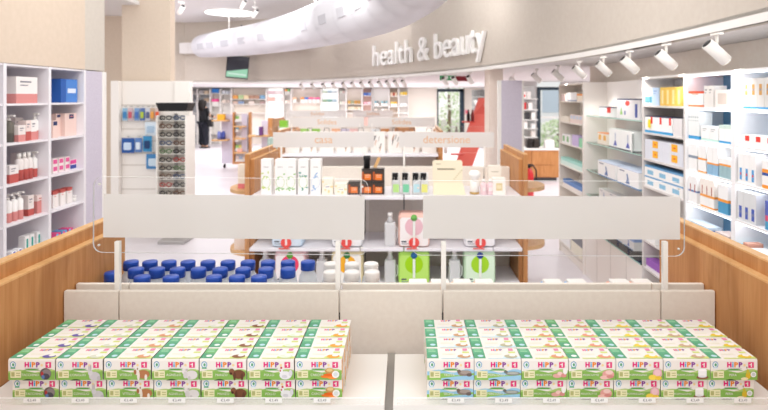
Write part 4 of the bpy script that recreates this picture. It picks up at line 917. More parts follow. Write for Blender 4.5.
# ------------------------------------------------------------------ duct
dp = smooth([(-4.72,13.05),(-4.15,12.5),(-3.1,11.5),(-1.85,9.9),(-.9,8.3),(-.25,6.9),(.1,5.5),(.2,4.3)], 6)
dz = 2.93; n = len(dp); dr = .26; drs = [.26 + .12*min(1, i/(n*.6)) for i in range(n)]
du = thing('air_duct', 'large round white air duct curving below the upper ceiling', 'duct')
DUCT = mat('#D4D3D8', .4, .4)
pts = [(p.x, p.y, dz) for p in dp]; e0 = Vector(pts[0]); dirv = (Vector(pts[1])-e0).normalized()
pre = [tuple(e0 - dirv*dr*math.cos(math.radians(a))*.8) for a in (5,30,55,75)]; prr = [dr*math.sin(math.radians(a)) for a in (8,30,55,75)]
B().tube(pre + pts, prr + drs, DUCT, 28).build('pipe', du)
for i in range(2, n-1, 3):
    a, c = Vector(pts[i]), Vector(pts[i+1]); t = (c-a).normalized()
    B().tube([a - t*.012, a + t*.012], drs[i]+.006, mat('#D0CFD4', .4), 28, caps=False).build('joint_ring', du)
    # rectangular outlet facing the room
    m = (a+c)/2 + t*.2; nrm = Vector((t.y, -t.x, 0)); nrm = nrm if nrm.y < 0 or nrm.x > 0 else -nrm
    side = Vector((-t.y, t.x, 0));
    if side.dot(Vector((0,-1,0))) < 0: side = -side
    out = (side*.92 - Vector((0,0,.15))).normalized(); upv = t.cross(out)
    q = m + out*(drs[i]+.012); vs = [q + t*sx_*.15 + upv*sz_*.065 for sx_, sz_ in ((-1,-1),(1,-1),(1,1),(-1,1))]; vs2 = [v - out*.06 for v in vs]
    B().add(vs+vs2, [(0,1,2,3),(0,1,5,4),(1,2,6,5),(2,3,7,6),(3,0,4,7)], mat('#B9B8BE', .5)).build('outlet_vent', du)
for i in (8, 20, 32):
    B().tube([(pts[i][0], pts[i][1], dz+drs[i]), (pts[i][0], pts[i][1], ZC)], .012, WHITE, 6).build('hanger', du)
rl = thing('round_ceiling_light', 'large round white light set in the upper ceiling', 'ceiling light', (WX(230,12.2), 12.2, ZC)); B().lathe([(.55,-.02),(.55,-.001)], WHITE, 36).build('rim', rl); B().lathe([(.52,-.024),(.52,-.0205)], glow('round_light', '#FFFFFF', 3), 36).build('diffuser', rl)

# ------------------------------------------------------------------ television
tv = thing('television', 'dark tilted television hanging before the curved fascia', 'television', (WX(237.5,13.0), 13.0, WZ(67,13.0))); tv.rotation_euler = (math.radians(-14), math.radians(4), .25)
B().box(-.25,.25,0,.05,-.27,.27,BLACK,.006).build('housing', tv)
b = B(); b.front(rect(-.235,.235,-.25,.25), -.001, mat('#3A3B44', .2, .5)); b.build('screen', tv)
b = B(); b.front([(-.235,-.25),(.235,-.25),(.235,-.03),(-.235,-.12)], -.002, glow('screen_picture', '#A8DDBE', .9)); b.front([(-.2,-.18),(.2,-.2),(.2,-.17),(-.2,-.15)], -.003, glow('screen_text', '#E6F7EC', .9)); b.build('screen_print', tv)
B().tube([(0,.05,.1),(0,.25,.2),(0,.3,ZC-WZ(67,13.0))], .02, DGREY, 8).build('mount_arm', tv)

# ------------------------------------------------------------------ slatwall and glasses stand
sl = thing('slatwall_panel', 'white slatwall panel under the beige column with hanging packs', 'panel')
x0, x1 = WX(122,7.2), WX(175,7.2); SW = mat('#F0EAE4', .5)
B().box(x0, x1, 7.2, 7.26, 0, 1.956, SW).build('board', sl); B().box(x1+.002, WX(190,7.2), 7.18, 7.29, 0, 1.956, mat('#F5F0EA', .5)).build('end_board', sl)
for k, y in enumerate(range(105, 200, 12)):
    z = WZ(y, 7.2); B().box(x0, x1, 7.196, 7.1995, z-.008, z+.008, mat('#D6CEC6', .6)).build('slat_groove', sl)
B().box(WX(112,7.15), x0-.004, 7.12, 7.29, 0, 1.956, mat('#EFE9E4', .5)).build('end_post', sl)
def make_blister(c1, c2, w, h):
    def mk():
        r = bpy.data.objects.new('blister_pack', None); COL.objects.link(r); r['category'] = 'blister pack'
        B().box(-w/2,w/2,-.006,.006,-h,0,C(c1),.003).build('card', r); b = B(); b.prism(rrect(-w*.3,w*.3,-h*.8,-h*.3,w*.1), -.02, -.0062, C(c2)); b.build('blister', r)
        B().tube([(0,.05,.02),(0,-.02,.02)], .004, GREY, 6).build('peg', r); return r
    return Proto(mk)
hs = [('#8FB6D0','#3F7FB4','sky blue',125),('#C9B2B8','#C25A6A','dusty pink',130.5),('#7FA0C8','#4A6FB4','steel blue',137),('#5A74A8','#AEC04A','blue with lime',142.5),('#C7C9D2','#5A6488','silver',148),('#B8A08A','#E0A050','tan',152.5),('#D6C0B8','#E2603A','cream with orange',157.5)]
for c1, c2, say, px in hs: make_blister(c1, c2, .062, .16).at(f'{say} blister pack hanging in the slatwall top row', (WX(px,7.14), 7.14, WZ(108,7.14)), 0, 'blister packs on the slatwall')
for c1, c2, say, px, py, w, h in (('#2F5AA0','#C7D8EE','wide deep blue',128,138,.16,.19),('#5F83BC','#DCE6F2','mid blue',138.5,138,.09,.18),('#3F8FC0','#22406E','bright blue',147.5,136,.11,.20),('#4A86BC','#C9DCEB','square blue',153,154,.17,.19),('#D3DEE8','#A8C0D6','pale blue sheet like',151,122,.15,.17)):
    make_blister(c1, c2, w, h).at(f'{say} blister pack lower on the slatwall beside the glasses stand', (WX(px,7.14), 7.14, WZ(py,7.14)), 0, 'blister packs on the slatwall')
YG_ = 6.8; xg = WX(176,YG_)
gs = thing('glasses_stand', 'tall glasses stand with black header beside the slatwall', 'stand', (xg, YG_, 0))
CLP = mat('#ECE8E2', .4)
B().box(-.16,.16,-.16,.16,0,.04,GREY,.008).build('base', gs); B().lathe([(.02,.04),(.02,1.55)], GREY, 10).build('pole', gs)
for s in (-1,1):
    B().box(s*.172-.005, s*.172+.005, -.15, .15, .2, 1.53, CLP).build('side_rack', gs)
B().box(-.166,.166,.02,.03,.2,1.53,CLP).build('centre_rack', gs)
b = B(); b.add([(-.165,-.1,1.58),(.165,-.1,1.58),(.165,.1,1.58),(-.165,.1,1.58),(-.195,-.12,1.68),(.195,-.12,1.68),(.195,.12,1.68),(-.195,.12,1.68)], [(3,2,1,0),(4,5,6,7),(0,1,5,4),(1,2,6,5),(2,3,7,6),(3,0,4,7)], BLACK); b.build('header', gs)
for k in range(13):
    z = .27 + k*.1; B().box(-.166,.166,-.115,.018,z-.006,z,CLP).build('ledge', gs)
def make_glasses(c):
    def mk():
        r = bpy.data.objects.new('reading_glasses', None); COL.objects.link(r); r['category'] = 'glasses'; m = mat(c, .3)
        for s in (-1,1):
            B().tube([(s*.039+.030*math.cos(a), 0, .025+.022*math.sin(a)) for a in [k*math.pi/6 for k in range(13)]], .0065, m, 6).build('rim', r)
            B().tube([(s*.07,0,.034),(s*.073,.05,.032),(s*.068,.06,.018)], .004, m, 5).build('temple', r)
        B().tube([(-.01,0,.026),(0,0,.03),(.01,0,.026)], .004, m, 5).build('bridge', r); return r
    return Proto(mk)
GP = [('#1F1D20','black',make_glasses('#1F1D20')),('#6A4A3A','brown',make_glasses('#6A4A3A')),('#A83A32','red',make_glasses('#A83A32')),('#5E7A52','olive green',make_glasses('#5E7A52')),('#4A5A78','slate blue',make_glasses('#4A5A78'))]
seq = [0,0,1,0,0,4,0,1,2,0,1,4,0,3,0,2,3,0,4,1]
for k in range(13):
    for j in (0,1):
        c, say, P = GP[seq[(k*2+j) % 20]]
        P.at(f"{say} reading glasses, {ORD[12-k]} row down, {'aisle' if j else 'slatwall'} column of the stand", (xg + (.083 if j else -.083), YG_-.1, .2765+k*.1), 0, 'reading glasses on the stand')

# ------------------------------------------------------------------ rolling displays
def trolley(label, px0, pxw, px1, Y, ytop, ybot, ledges, shelves, grp, rows):
    z1 = WZ(ytop, Y); zf = .0; xa, xm, xb = WX(px0,Y), WX(pxw,Y), WX(px1,Y)
    r = thing('rolling_display', label, 'rolling display', (xm, Y, 0))
    B().box(xa-xm, -.002, -.03, .03, .12, z1-.03, LAV).build('side_board', r)
    for x in (0, xb-xm-.045): B().box(x, x+.045, -.05, .10, .1, z1+.02, WOOD, .004).build('upright', r)
    B().box(.051, xb-xm-.051, -.045, .10, .1, .16, WOOD).build('base_board', r)
    B().box(.051, xb-xm-.051, .08, .10, .17, z1-.05, SHELFW).build('back_panel', r)
    for s in shelves: B().box(.051, xb-xm-.051, -.04, .079, s-.02, s, SHELFW).build('shelf', r)
    for px, s in ledges:
        x = WX(px, Y)-xm; B().box(x-.2, x+.18, -.28, -.055, s-.03, s, WOODE, .004).build('ledge', r)
    for x in (xa-xm+.06, xb-xm-.06):
        for y in (.02,): B().lathe([(.05,-.02),(.05,.02)], BLACK, 14, M=Matrix.Translation((x,y,.0505)) @ Matrix.Rotation(math.pi/2,4,'Y')).build('wheel', r)
    return r, xm, xb
rt, xm, xb = trolley('oak framed rolling display with lavender board near the person', 222, 233, 251, 13.8, 113, 168, [(223.5, WZ(120,13.6)), (223.5, WZ(139.5,13.6))], [WZ(y,13.8) for y in (121,131,141,150,161.2)], None, None)
zt = WZ(113,13.8); B().box(WX(242.5,13.8)-xm, WX(248,13.8)-xm, -.075, -.052, WZ(152,13.8), zt-.02, LAV).build('side_board', rt)
for y_ in (126, 138, 152): B().box(WX(237,13.8)-xm, WX(247.5,13.8)-xm, -.3, -.08, WZ(y_,13.6)-.03, WZ(y_,13.6), WOODE, .004).build('ledge', rt)
k = 0
for y, cs in ((121,['#8CC06A','#E9E4D6','#7FB88A']),(131,['#6FB0C8','#E9B07A','#F0D6B0']),(141,['#E6C9B8','#EDE6E0','#D9B8A8']),(150,['#9CC77A','#E6D67A','#D6E0D0']),(161.2,['#D9C6C0','#B8C6DC','#EDE2DA'])):
    z = WZ(y,13.8)
    for j, c in enumerate(cs):
        b = B(); b.bands(.078, .07, [(.05, C('#F2EFEA')), (.12, C(c))]); tag(b.build('carton', loc=(WX(237.6+j*3.5,13.82), 13.82, z+.0005)), f'small carton on rolling display by the person, {ORD[j]} along, {ORD[k]} shelf down', 'carton', 'cartons on the rolling display')
    k += 1
b = B(); b.bands(.17, .12, [(.14, C('#F0B43A'))]); tag(b.build('carton', loc=(WX(221,13.6), 13.63, WZ(120,13.6)+.0005)), 'orange yellow carton on the upper ledge near the person', 'carton')
for j, (px, c, say) in enumerate(((219,'#7A86C8','periwinkle'),(223,'#4A56A0','indigo'))):
    b = B(); b.lathe([(.05,0),(.05,.15),(.03,.2)], C(c), 12); tag(b.build('bottle', loc=(WX(px,13.6), 13.63, WZ(139.5,13.6)+.0005)), f'{say} bottle on the lower ledge of the rolling display', 'bottle')
trolley('slim rolling display with pale board behind the teal box', 262, 268.5, 273, 10.9, 119, 175, [(262, WZ(135,10.7))], [WZ(140,10.9)], None, None)
for px, c, say in ((259.5,'#DDE6EC','ice white'),(262.5,'#6A3F78','plum purple')):
    b = B(); b.bands(.06, .1, [(.16, C(c))]); tag(b.build('carton', loc=(WX(px,10.75), 10.75-.1, WZ(135,10.7)+.0005)), f'{say} carton on the oak ledge behind the teal box', 'carton')
b = B(); b.bands(.1, .1, [(.08, C('#E9B5A8'))]); tag(b.build('carton', loc=(WX(240,13.6), 13.6, WZ(152,13.6)+.0005)), 'salmon carton on the lowest oak ledge of the rolling display', 'carton')

# ------------------------------------------------------------------ back wall bays
def bay(label, px0, px1, kind, items):
    YF = 20.6; x0, x1 = WX(px0,YF), WX(px1,YF)
    back = {'lit': glow('lit_shelf_back', '#FFFFFF', 1.2), 'cream': C('#F0E6DB'), 'pink': C('#E6C2B8'), 'beige': C('#DFCDBB'), 'white': C('#F6F2EE'), 'grey': C('#C9CCD2')}[kind]
    r = thing('wall_bay', label, 'shelving bay')
    B().box(x0+.001, x1-.001, 20.94, 20.99, 0, 2.06, back).build('back_panel', r)
    for x in (x0+.001, x1-.021): B().box(x, x+.02, YF, 20.939, 0, 2.06, C('#F0ECE8')).build('side_panel', r)
    for z in sorted({WZ(y,YF) for y, *_ in items} | {.4, WZ(113,YF)}): B().box(x0+.022, x1-.022, YF+.01, 20.939, z-.02, z, C('#F3EFEB')).build('shelf', r)
    for y, h, cs in items:
        n = len(cs); w = (x1-x0-.1)/n
        for j, c in enumerate(cs):
            if not c: continue
            b = B(); b.bands(w-.02, .12, [(h*.6, C('#F1EDE8') if h > .16 else C(c)), (h, C(c))])
            tag(b.build('carton', loc=(x0+.05+(j+.5)*w, YF+.1, WZ(y,YF)+.0005)), f'distant carton, {ORD[j]} along, shelf {ORD[[q[0] for q in items].index(y)]} down, in the {label.split(" on the back wall")[0]}', 'carton', 'cartons on the back wall')
bay('narrow bay by the slatwall on the back wall', 188, 197, 'grey', [(94,.12,['#C9B8A4','#A8A4A6']),(102,.14,['#B9A48E','#8F9298'])])
bay('second narrow grey bay on the back wall', 197, 210, 'grey', [(94,.12,['#B4B0B0','#D6C2A8']),(102,.14,['#A0A0A6','#C0A890'])])
bay('bay with magenta pack on the back wall', 210, 220, 'white', [(93,.16,['#3E86D6']),(106,.26,['#EE5A98'])])
bay('pale bay beside magenta pack on the back wall', 220, 231, 'white', [(94,.12,['#DCE2E8','#C6CCD4']),(103,.12,['#E9D9CC','#C9B8B0'])])
bay('wide cream bay with orange packs on the back wall', 231, 266, 'cream', [(99,.14,['#E6A45A','#B8D09A','#EFD9B0','#B58F7A','#B58F7A','#7FA8C8']),(104,.1,['#D2B6A8','#8AA0C0',None,'#E2D2C8',None,'#A88C88'])])
bay('bright lit bay with coral pack on the back wall', 266, 283, 'lit', [(94,.12,['#EBD0D6','#F2E6E6']),(101,.14,['#F2B8AC','#F6EEEC'])])
bay('bay with orange and green pack on the back wall', 283, 291, 'white', [(94,.17,['#F2A04A','#7CCB6A']),(103,.1,['#F4E6DA','#EAD9CC'])])
bay('wide cream bay with bright packs on the back wall', 291, 321, 'cream', [(102.5,.19,['#F4C9A4',None,'#F29A4A','#4A7FD2','#EE6A90','#F08AA4','#EE5F96'])])
bay('brightest lit bay on the back wall', 321, 338, 'lit', [(93,.09,['#C6D6C0','#A8C0CC','#D8E2E6']),(102,.1,['#8CA88A','#6E9C90','#9CB4C0'])])
bay('slim white bay on the back wall', 338, 346, 'white', [(93,.08,['#DDE6D6','#E6C9C0']),(104,.09,['#D6DECE','#E9D6CC'])])
bay('cream bay with golden jars on the back wall', 346, 362, 'cream', [(104,.13,['#C9A05A','#9CA080','#C08F4E','#B08848']),(109.5,.1,['#E0CDB0','#E9DCC6','#D8C2A0','#E4D4BA'])])
bay('blush bay with blue row on the back wall', 362, 372, 'pink', [(95.5,.1,['#4A7FD6','#3A66C0','#7FA8E4']),(104.5,.1,['#F0A8B4','#F4C6CC'])])
bay('white bay with teal boxes on the back wall', 373, 389, 'white', [(106,.18,['#5FA0B0','#3F5660',None,'#6FB0BC','#2F5660','#6FB0BC']),(111.5,.1,['#D9CEC2',None,'#EDE6DE','#CFC4B8']),])
bay('beige bay with amber boxes on the back wall', 389, 398.5, 'beige', [(96,.13,['#F2D4B8','#B8503A','#F2D9B8']),(106.5,.17,['#F6CF6A','#F4B93A'])])
bay('white bay topped by yellow boxes on the back wall', 398.5, 408.5, 'white', [(95,.11,['#F6E08A','#F8D24A','#F6CC3A']),(106,.1,['#E6ECEE','#F4F2EE'])])

# grey rack beside the door, utensil counter etc.
r = thing('wall_rack', 'grey wall rack between the garden door and red display', 'rack', (0,0,0)); Yq = 19.0
B().box(WX(473,Yq), WX(489,Yq), Yq+.3, Yq+.34, 0, 2.0, C('#A9AAA8')).build('back_panel', r)
for y in (96.5, 107): B().box(WX(473,Yq), WX(489,Yq), Yq, Yq+.299, WZ(y,Yq)-.02, WZ(y,Yq), C('#C9C9C6')).build('shelf', r)
for i, px in enumerate((475,478,481,484,487)):
    b = B(); b.bands(.08,.1,[(.2, C('#7C7C7A'))]); tag(b.build('tin', loc=(WX(px,Yq+.1),Yq+.12,WZ(96.5,Yq)+.0005)), f'grey tin on the upper rack shelf, {ORD[i]} from garden door', 'tin', 'grey tins on the rack')
for i, px in enumerate((477,484)):
    b = B(); b.lathe([(.03,0),(.09,.18),(.1,.22)], C('#E9E9E6'), 14); tag(b.build('pot', loc=(WX(px,Yq+.1),Yq+.14,WZ(107,Yq)+.0005)), f'white tapered pot on the lower rack shelf, {ORD[i]} from garden door', 'pot', 'white pots on the rack')
# red leaning display
Yr = 10.0; r = thing('leaning_display', 'tall red leaning display board between garden door and lavender panel', 'display', (0, Yr, 0))
RED = mat('#F0786A', .5); rx = lambda p: WX(p, Yr)
rz_ = lambda p: WZ(p, Yr)
lean = lambda py, px: px - (py-98)*.36
b = B(); b.prism([(rx(lean(195,480)),0),(rx(lean(195,497)),0),(rx(497),rz_(98)),(rx(479),rz_(98))], 0, .12, RED, 'y', C('#C9443C')); b.build('board', r)
b = B(); b.prism([(rx(474),rz_(114)),(rx(486),rz_(114)),(rx(490),rz_(103)),(rx(484),rz_(103))][::-1], -.002, -.0005, C('#E6675A')); 
b.box(rx(484),rx(491),-.004,-.001,rz_(106.5),rz_(103.5),C('#F2B8AE')); b.build('print', r)
for py in (121,137,153): B().box(rx(lean(py,470)), rx(lean(py,482)), -.2, -.001, rz_(py)-.02, rz_(py), C('#D95247')).build('shelf', r)
for i, (px, py, c, say) in enumerate(((474,121,'#2A2326','black'),(478,121,'#7A2A28','maroon'),(468,137,'#8A8478','grey'),(473,137,'#3A3230','charcoal'),(463,153,'#E9E2DA','cream'))):
    b = B(); b.lathe([(.03,0),(.03,.12),(.014,.16),(.014,.2)], C(c), 10); tag(b.build('bottle', loc=(rx(lean(py,px-1)+3), Yr-.1, rz_(py)+.0005)), f'{say} bottle on a shelf of the red leaning display', 'bottle')
# counter cabinet with coffee machines
Yc = 11.6; r = thing('counter_cabinet', 'oak drawer counter with white top beneath the rear window', 'cabinet', (0,0,0)); xc0, xc1 = WX(500,Yc), WX(559,Yc); zc = WZ(149,Yc)
B().box(xc0, xc1, Yc+.02, Yc+.6, .08, zc-.03, WOOD).build('body', r); B().box(xc0+.03, xc1-.03, Yc+.06, Yc+.58, 0, .079, DGREY).build('plinth', r); B().box(xc0-.01, xc1+.01, Yc, Yc+.62, zc-.029, zc, WHITE).build('worktop', r)
for x0_, x1_ in ((xc0+.02, WX(531,Yc)), (WX(532,Yc), WX(553,Yc))):
    for z0_, z1_ in ((.1, zc*.5),(zc*.5+.01, zc-.05)): B().box(x0_, x1_, Yc, Yc+.019, z0_, z1_, WOOD, .003).build('drawer', r)
rk = thing('wall_rack', 'grey shelf rack with boxed appliances over the oak counter', 'rack', (0,0,0)); Yk = 12.2
B().box(WX(519,Yk), WX(538,Yk), Yk+.3, Yk+.33, zc+.001, 2.0, C('#C6C7C6')).build('back_panel', rk)
for y in (98.5,109.5,119.5,128.5,137): B().box(WX(519,Yk), WX(538,Yk), Yk, Yk+.299, WZ(y,Yk)-.02, WZ(y,Yk), C('#DADAD8')).build('shelf', rk)
its = [(98.5,524,'#F2E9E6','white carton with red dots'),(98.5,528.5,'#EDEAE6','white carton beside red dotted one'),(109.5,524,'#C8363A','red pack'),(109.5,530,'#F2F0EE','white square carton beside red pack'),(119.5,523.5,'#4A4A4C','charcoal canister'),(119.5,527.5,'#3A3A3E','black canister'),(119.5,533,'#F0EEEA','white carton beside canisters'),(128.5,525,'#F4F2F0','large white carton'),(128.5,533,'#EDEDEC','flat white carton'),(137,533,'#E9E4E0','pale carton behind coffee machine')]
for y, px, c, say in its:
    b = B(); b.bands(.085,.12,[(.15 if 'flat' not in say else .1, C(c))])
    if 'dots' in say: b.front(ell(0,.06,.025,.03,10), -.0606, C('#E8412E'))
    tag(b.build('carton', loc=(WX(px,Yk+.1), Yk+.12, WZ(y,Yk)+.0005)), f'{say} on the rack over the oak counter', 'carton')
for i, (px, w, c) in enumerate(((529,.13,'#2A2524'),(535.5,.13,'#38322F'))):
    r = thing('coffee_machine', f"{'black' if i==0 else 'dark brown'} compact appliance on the white counter top", 'appliance', (WX(px,11.9), 11.9, zc+.0005))
    B().box(-w/2,w/2,-.1,.1,0,.2,C(c),.02).build('body', r); B().box(-w/2+.01,w/2-.01,-.14,-.1005,.12,.19,C(c),.008).build('spout_head', r)
r = thing('white_appliance', 'low white appliance on the counter below the window', 'appliance', (WX(549,11.85), 11.85, zc+.0005)); B().box(-.1,.1,-.08,.08,0,.16,C('#EDECEC'),.02).build('body', r); B().box(-.08,.08,-.06,.06,.161,.18,C('#DCDCDE'),.008).build('lid', r)
# fire extinguisher
ye = 9.6; r = thing('fire_extinguisher', 'red fire extinguisher with black hose before the oak counter', 'fire extinguisher', (WX(529,ye), ye, 0))
B().lathe([(.075,0),(.08,.02),(.08,.42),(.05,.5),(.025,.53)], mat('#D8262C', .3, .5), 18).build('cylinder', r); B().lathe([(.02,.531),(.025,.56),(.02,.58)], BLACK, 10).build('valve', r)
B().box(-.02,.07,-.012,.012,.581,.6,BLACK,.004).build('handle', r); B().tube([(0,-.03,.56),(.06,-.06,.58),(.11,-.06,.5),(.11,-.05,.3),(.08,-.06,.2)], .014, BLACK, 8).build('hose', r)
# hanging exit signs
r = thing('exit_sign', 'small green running figure sign under the soffit', 'sign', (WX(448,8.9), 8.9, WZ(77.5,8.9))); B().box(-.13,.13,-.01,.01,-.045,.03,C('#2FA862'),.003).build('plate', r); b = B(); b.front(rect(-.05,.0,-.03,.02), -.0108, C('#F2FAF4')); b.front([(.03,-.02),(.08,-.004),(.03,.012)], -.0108, C('#F2FAF4')); b.build('print', r); B().box(-.004,.004,-.004,.004,.031,ZB-WZ(77.5,8.9),WHITE).build('rod', r)
r = thing('alarm_sign', 'small dark red sign under the soffit beside the green one', 'sign', (WX(462,8.9), 8.9, WZ(78,8.9))); B().box(-.13,.13,-.01,.01,-.05,.03,C('#8A2A34'),.003).build('plate', r); B().box(-.004,.004,-.004,.004,.031,ZB-WZ(78,8.9),WHITE).build('rod', r)
r = thing('call_button', 'small pink red button plate on wall beside garden door', 'button', (WX(467,YB), YB-.012, WZ(112,YB))); B().box(-.09,.09,-.01,.01,-.09,.09,C('#F0B8BE'),.01).build('plate', r); b = B(); b.prism(ell(0,0,.05,.05,12), -.02, -.0105, C('#E0566A')); b.build('push_cap', r)  # call button with a push cap

# ------------------------------------------------------------------ trees outside
def tree(label, x, y, h, seed):
    r = thing('garden_tree', label, 'tree', (x, y, -.06)); rnd = random.Random(seed)
    B().tube([(0,0,0),(.05,0,h*.4),(0,.05,h*.8)], [.1,.07,.04], C('#8A7A66'), 8).build('trunk', r)
    b = B(); cols = [C('#E6F2D6'), C('#CBE2B4'), C('#F8FCF2')]
    for k in range(700):
        a = rnd.uniform(0,6.28); q = rnd.uniform(0,1)**.5; z = rnd.uniform(.05,1.1); rr = 1.3*math.sin(min(3.0,.4+z*2.4))*q
        c = Vector((rr*math.cos(a), rr*math.sin(a), z*h)); u = Vector((rnd.uniform(-1,1),rnd.uniform(-1,1),rnd.uniform(-1,1))).normalized()*.09; v = u.orthogonal().normalized()*.06
        b.add([c-u, c+v, c+u, c-v], [(0,1,2,3)], cols[k%3])
    b.build('foliage', r)
tree('leafy garden tree seen through the glazed door, nearer one', 1.9, 24.5, 3.0, 1); tree('pale leafy garden tree farther beyond the glazed door', 3.2, 28, 3.4, 2)

bd = thing('street_building', 'pale blue grey building far outside the rear window', 'building', (11, 33, -.06)); B().box(-5, 5, 0, 4, 0, 9, C('#F4F7FA')).build('wall', bd)
for i in range(6):
    for j in range(3): B().box(-4.4+i*1.5, -3.4+i*1.5, -.04, -.001, .9+j*2.2, 2.3+j*2.2, C('#C4D4E4')).build('window', bd)
tree('low bright green shrub outside the rear window', 5.3, 19.5, .9, 5)
# ------------------------------------------------------------------ person
def skin(name, pts, edges, m, parent, sub=2, root=0):
    me = bpy.data.meshes.new(name); me.from_pydata([p[0] for p in pts], edges, []); me.materials.append(m)
    o = bpy.data.objects.new(name, me); COL.objects.link(o); o.parent = parent
    md = o.modifiers.new('s', 'SKIN'); md.use_smooth_shade = True; md.branch_smoothing = .6
    for i, p in enumerate(pts):
        rr = p[1] if isinstance(p[1], tuple) else (p[1], p[1]); me.skin_vertices[0].data[i].radius = rr
    me.skin_vertices[0].data[root].use_root = True
    s = o.modifiers.new('d', 'SUBSURF'); s.levels = sub; s.render_levels = sub; return o
Yp = 19.2
per = thing('person', 'person with long dark hair in black clothes facing the back shelves', 'person', (WX(203.5,Yp), Yp, 0), -.5)
SK = mat('#D9A88C', .6); BK = mat('#17171B', .8); HR = mat('#1A1412', .7)
body = [((0,0,.92),(.13,.10)),((0,0,1.1),(.115,.085)),((0,.0,1.28),(.15,.10)),((0,.01,1.38),(.11,.08)),((0,.0,1.45),(.05,.05)),((0,.02,1.55),(.075,.09)),((0,.02,1.62),(.07,.085)),
        ((.17,0,1.35),.055),((.21,.06,1.12),.043),((.16,.28,1.06),.035),((.14,.36,1.06),(.03,.02)),((-.17,0,1.35),.055),((-.21,.08,1.12),.043),((-.14,.30,1.12),.035),((-.12,.38,1.13),(.03,.02)),
        ((.08,0,.86),.095),((.09,.01,.47),.06),((.09,-.02,.09),.04),((.09,.12,.035),(.04,.03)),((-.08,0,.86),.095),((-.09,.03,.47),.06),((-.09,0,.09),.04),((-.09,.14,.035),(.04,.03))]
ed = [(0,1),(1,2),(2,3),(3,4),(4,5),(5,6),(3,7),(7,8),(8,9),(9,10),(3,11),(11,12),(12,13),(13,14),(0,15),(15,16),(16,17),(17,18),(0,19),(19,20),(20,21),(21,22)]
for hi in (10, 14):                       # four unequal curled fingers and a thumb on each hand
    hx, hy, hz = body[hi][0]; sg = 1 if hx > 0 else -1
    for dx, ln in ((-.027,.062),(-.009,.074),(.009,.070),(.027,.054)):
        k = len(body); body += [((hx+dx, hy+.035, hz-.003), .0095), ((hx+dx*1.05, hy+.035+ln*.55, hz-.012), .0085), ((hx+dx*1.05, hy+.035+ln*.9, hz-.036), .0075)]; ed += [(hi,k),(k,k+1),(k+1,k+2)]
    k = len(body); body += [((hx-sg*.045, hy+.005, hz+.006), .0105), ((hx-sg*.06, hy+.045, hz+.004), .009)]; ed += [(hi,k),(k,k+1)]
k = len(body); body += [((0,.115,1.575), .014), ((0,.125,1.56), .011)]; ed += [(6,k),(k,k+1)]       # nose
skin('body', body, ed, SK, per)
top = [((0,0,.80),(.20,.16)),((0,0,1.1),(.17,.14)),((0,0,1.28),(.20,.15)),((0,.01,1.38),(.15,.11)),((0,0,1.42),(.07,.065)),((.17,0,1.35),.07),((.21,.06,1.12),.056),((.165,.26,1.065),.048),((-.17,0,1.35),.07),((-.21,.08,1.12),.056),((-.145,.28,1.12),.048)]
skin('jacket', top, [(0,1),(1,2),(2,3),(3,4),(3,5),(5,6),(6,7),(3,8),(8,9),(9,10)], BK, per)
leg = [((0,0,.92),(.15,.12)),((.09,0,.84),.13),((.10,.01,.47),.11),((.105,-.02,.07),.105),((-.09,0,.84),.13),((-.10,.03,.47),.11),((-.105,0,.07),.105)]
skin('trousers', leg, [(0,1),(1,2),(2,3),(0,4),(4,5),(5,6)], mat('#1B1C26', .8), per)
skin('hair', [((0,0,1.67),(.11,.12)),((0,-.04,1.58),(.155,.14)),((0,-.07,1.46),(.17,.12)),((0,-.08,1.34),(.15,.09)),((0,-.07,1.24),(.07,.04))], [(0,1),(1,2),(2,3),(3,4)], HR, per)
for s in (-1,1): B().box(s*.09-.045, s*.09+.045, -.07, .19, .0, .05, BLACK, .015).build('shoe', per)
r = thing('shoulder_bag', 'dark shoulder bag hanging at the side of the person in black', 'bag', (WX(213,Yp), Yp-.22, .74)); B().box(-.07,.07,-.12,.12,0,.26,BLACK,.03).build('pouch', r); B().tube([(0,-.1,.255),(-.02,-.05,.42),(-.02,.0,.46),(-.02,.05,.42),(0,.1,.255)], .012, C('#B89A86'), 6).build('strap', r)

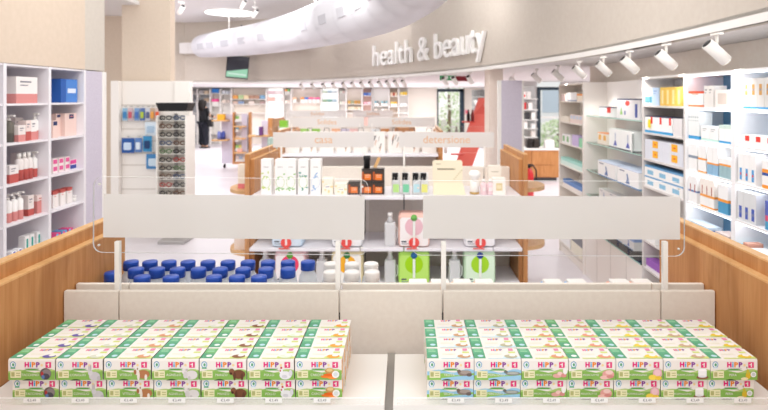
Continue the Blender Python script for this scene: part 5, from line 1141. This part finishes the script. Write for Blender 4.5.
# ------------------------------------------------------------------ light
w = bpy.data.worlds.new('daylight'); S.world = w; w.use_nodes = True; bg = w.node_tree.nodes['Background']; bg.inputs[0].default_value = (1, .985, .96, 1); bg.inputs[1].default_value = 1.1
def area(name, loc, sx_, sy_, e, col=(1,1,1), rot=(0,0,0)):
    l = bpy.data.lights.new(name, 'AREA'); l.shape = 'RECTANGLE'; l.size = sx_; l.size_y = sy_; l.energy = e; l.color = col
    o = bpy.data.objects.new(name, l); COL.objects.link(o); o.location = loc; o.rotation_euler = rot; return o
area('unseen_fill_lamp', (-.1,-.2,3.1), 2.4, .5, 16, (1,.97,.94), (math.radians(32),0,0))  # unseen fill lamps, added to brighten faces turned to the camera
area('unseen_fill_lamp', (-.3,3.0,3.2), 2.4, .5, 42, (1,.98,.96), (math.radians(32),0,0))
area('unseen_fill_lamp', (-.6,6.2,3.2), 2.4, .5, 60, (1,.98,.96), (math.radians(32),0,0))
area('unseen_fill_lamp', (-2.2,9.0,3.4), 2.4, .6, 75, (.98,.98,1), (math.radians(32),0,0))
area('unseen_fill_lamp', (-6,10.6,3.55), 3.0, 2.4, 140, (.95,.96,1))  # added fill that lifts the far fascia
area('soffit_fill', (-3,17.5,2.08), 9, 4, 320, (1,.99,.98))  # broad fill panels added under the soffit to brighten the rear
area('soffit_fill', (1.2,15,2.08), 2.4, 8, 140, (1,.98,.96))
area('soffit_fill', (4,9.5,2.08), 3, 4, 110, (1,.98,.96))
area('soffit_fill', (1.68,4.0,2.085), .12, 3.6, 3.5, (1,.97,.93))  # added strip of fill for the shaded wall over the cabinets
def spot(loc, to, e, ang=60):
    l = bpy.data.lights.new('spot_lamp', 'SPOT'); l.energy = e; l.spot_size = math.radians(ang); l.spot_blend = .6; l.shadow_soft_size = .04; l.color = (1,.97,.92)
    o = bpy.data.objects.new('spot_lamp', l); COL.objects.link(o); o.location = loc; o.rotation_euler = (Vector(to)-Vector(loc)).to_track_quat('-Z','Y').to_euler()
for px, y in [(713,2.95),(663,3.55),(627,4.1),(601,4.67),(577,5.3),(556,6.1)]:
    x = WX(px,y)+.10; spot((x, y, ZT-.135), (XRB, y, 1.0), 6, 95)
for px in (250, 322, 398, 462):
    p = fascia_at(px); d = -Vector((p.x, p.y)).normalized()*.45
    spot((p.x+d.x, p.y+d.y, 3.5), (p.x, p.y, 2.3), 5 if px > 400 else 14, 60)
S.view_settings.view_transform = 'Standard'; S.view_settings.look = 'None'; S.view_settings.gamma = 1; S.view_settings.exposure = .06
try:
    S.cycles.transparent_max_bounces = 32; S.cycles.max_bounces = 8; S.cycles.diffuse_bounces = 5
except Exception: pass
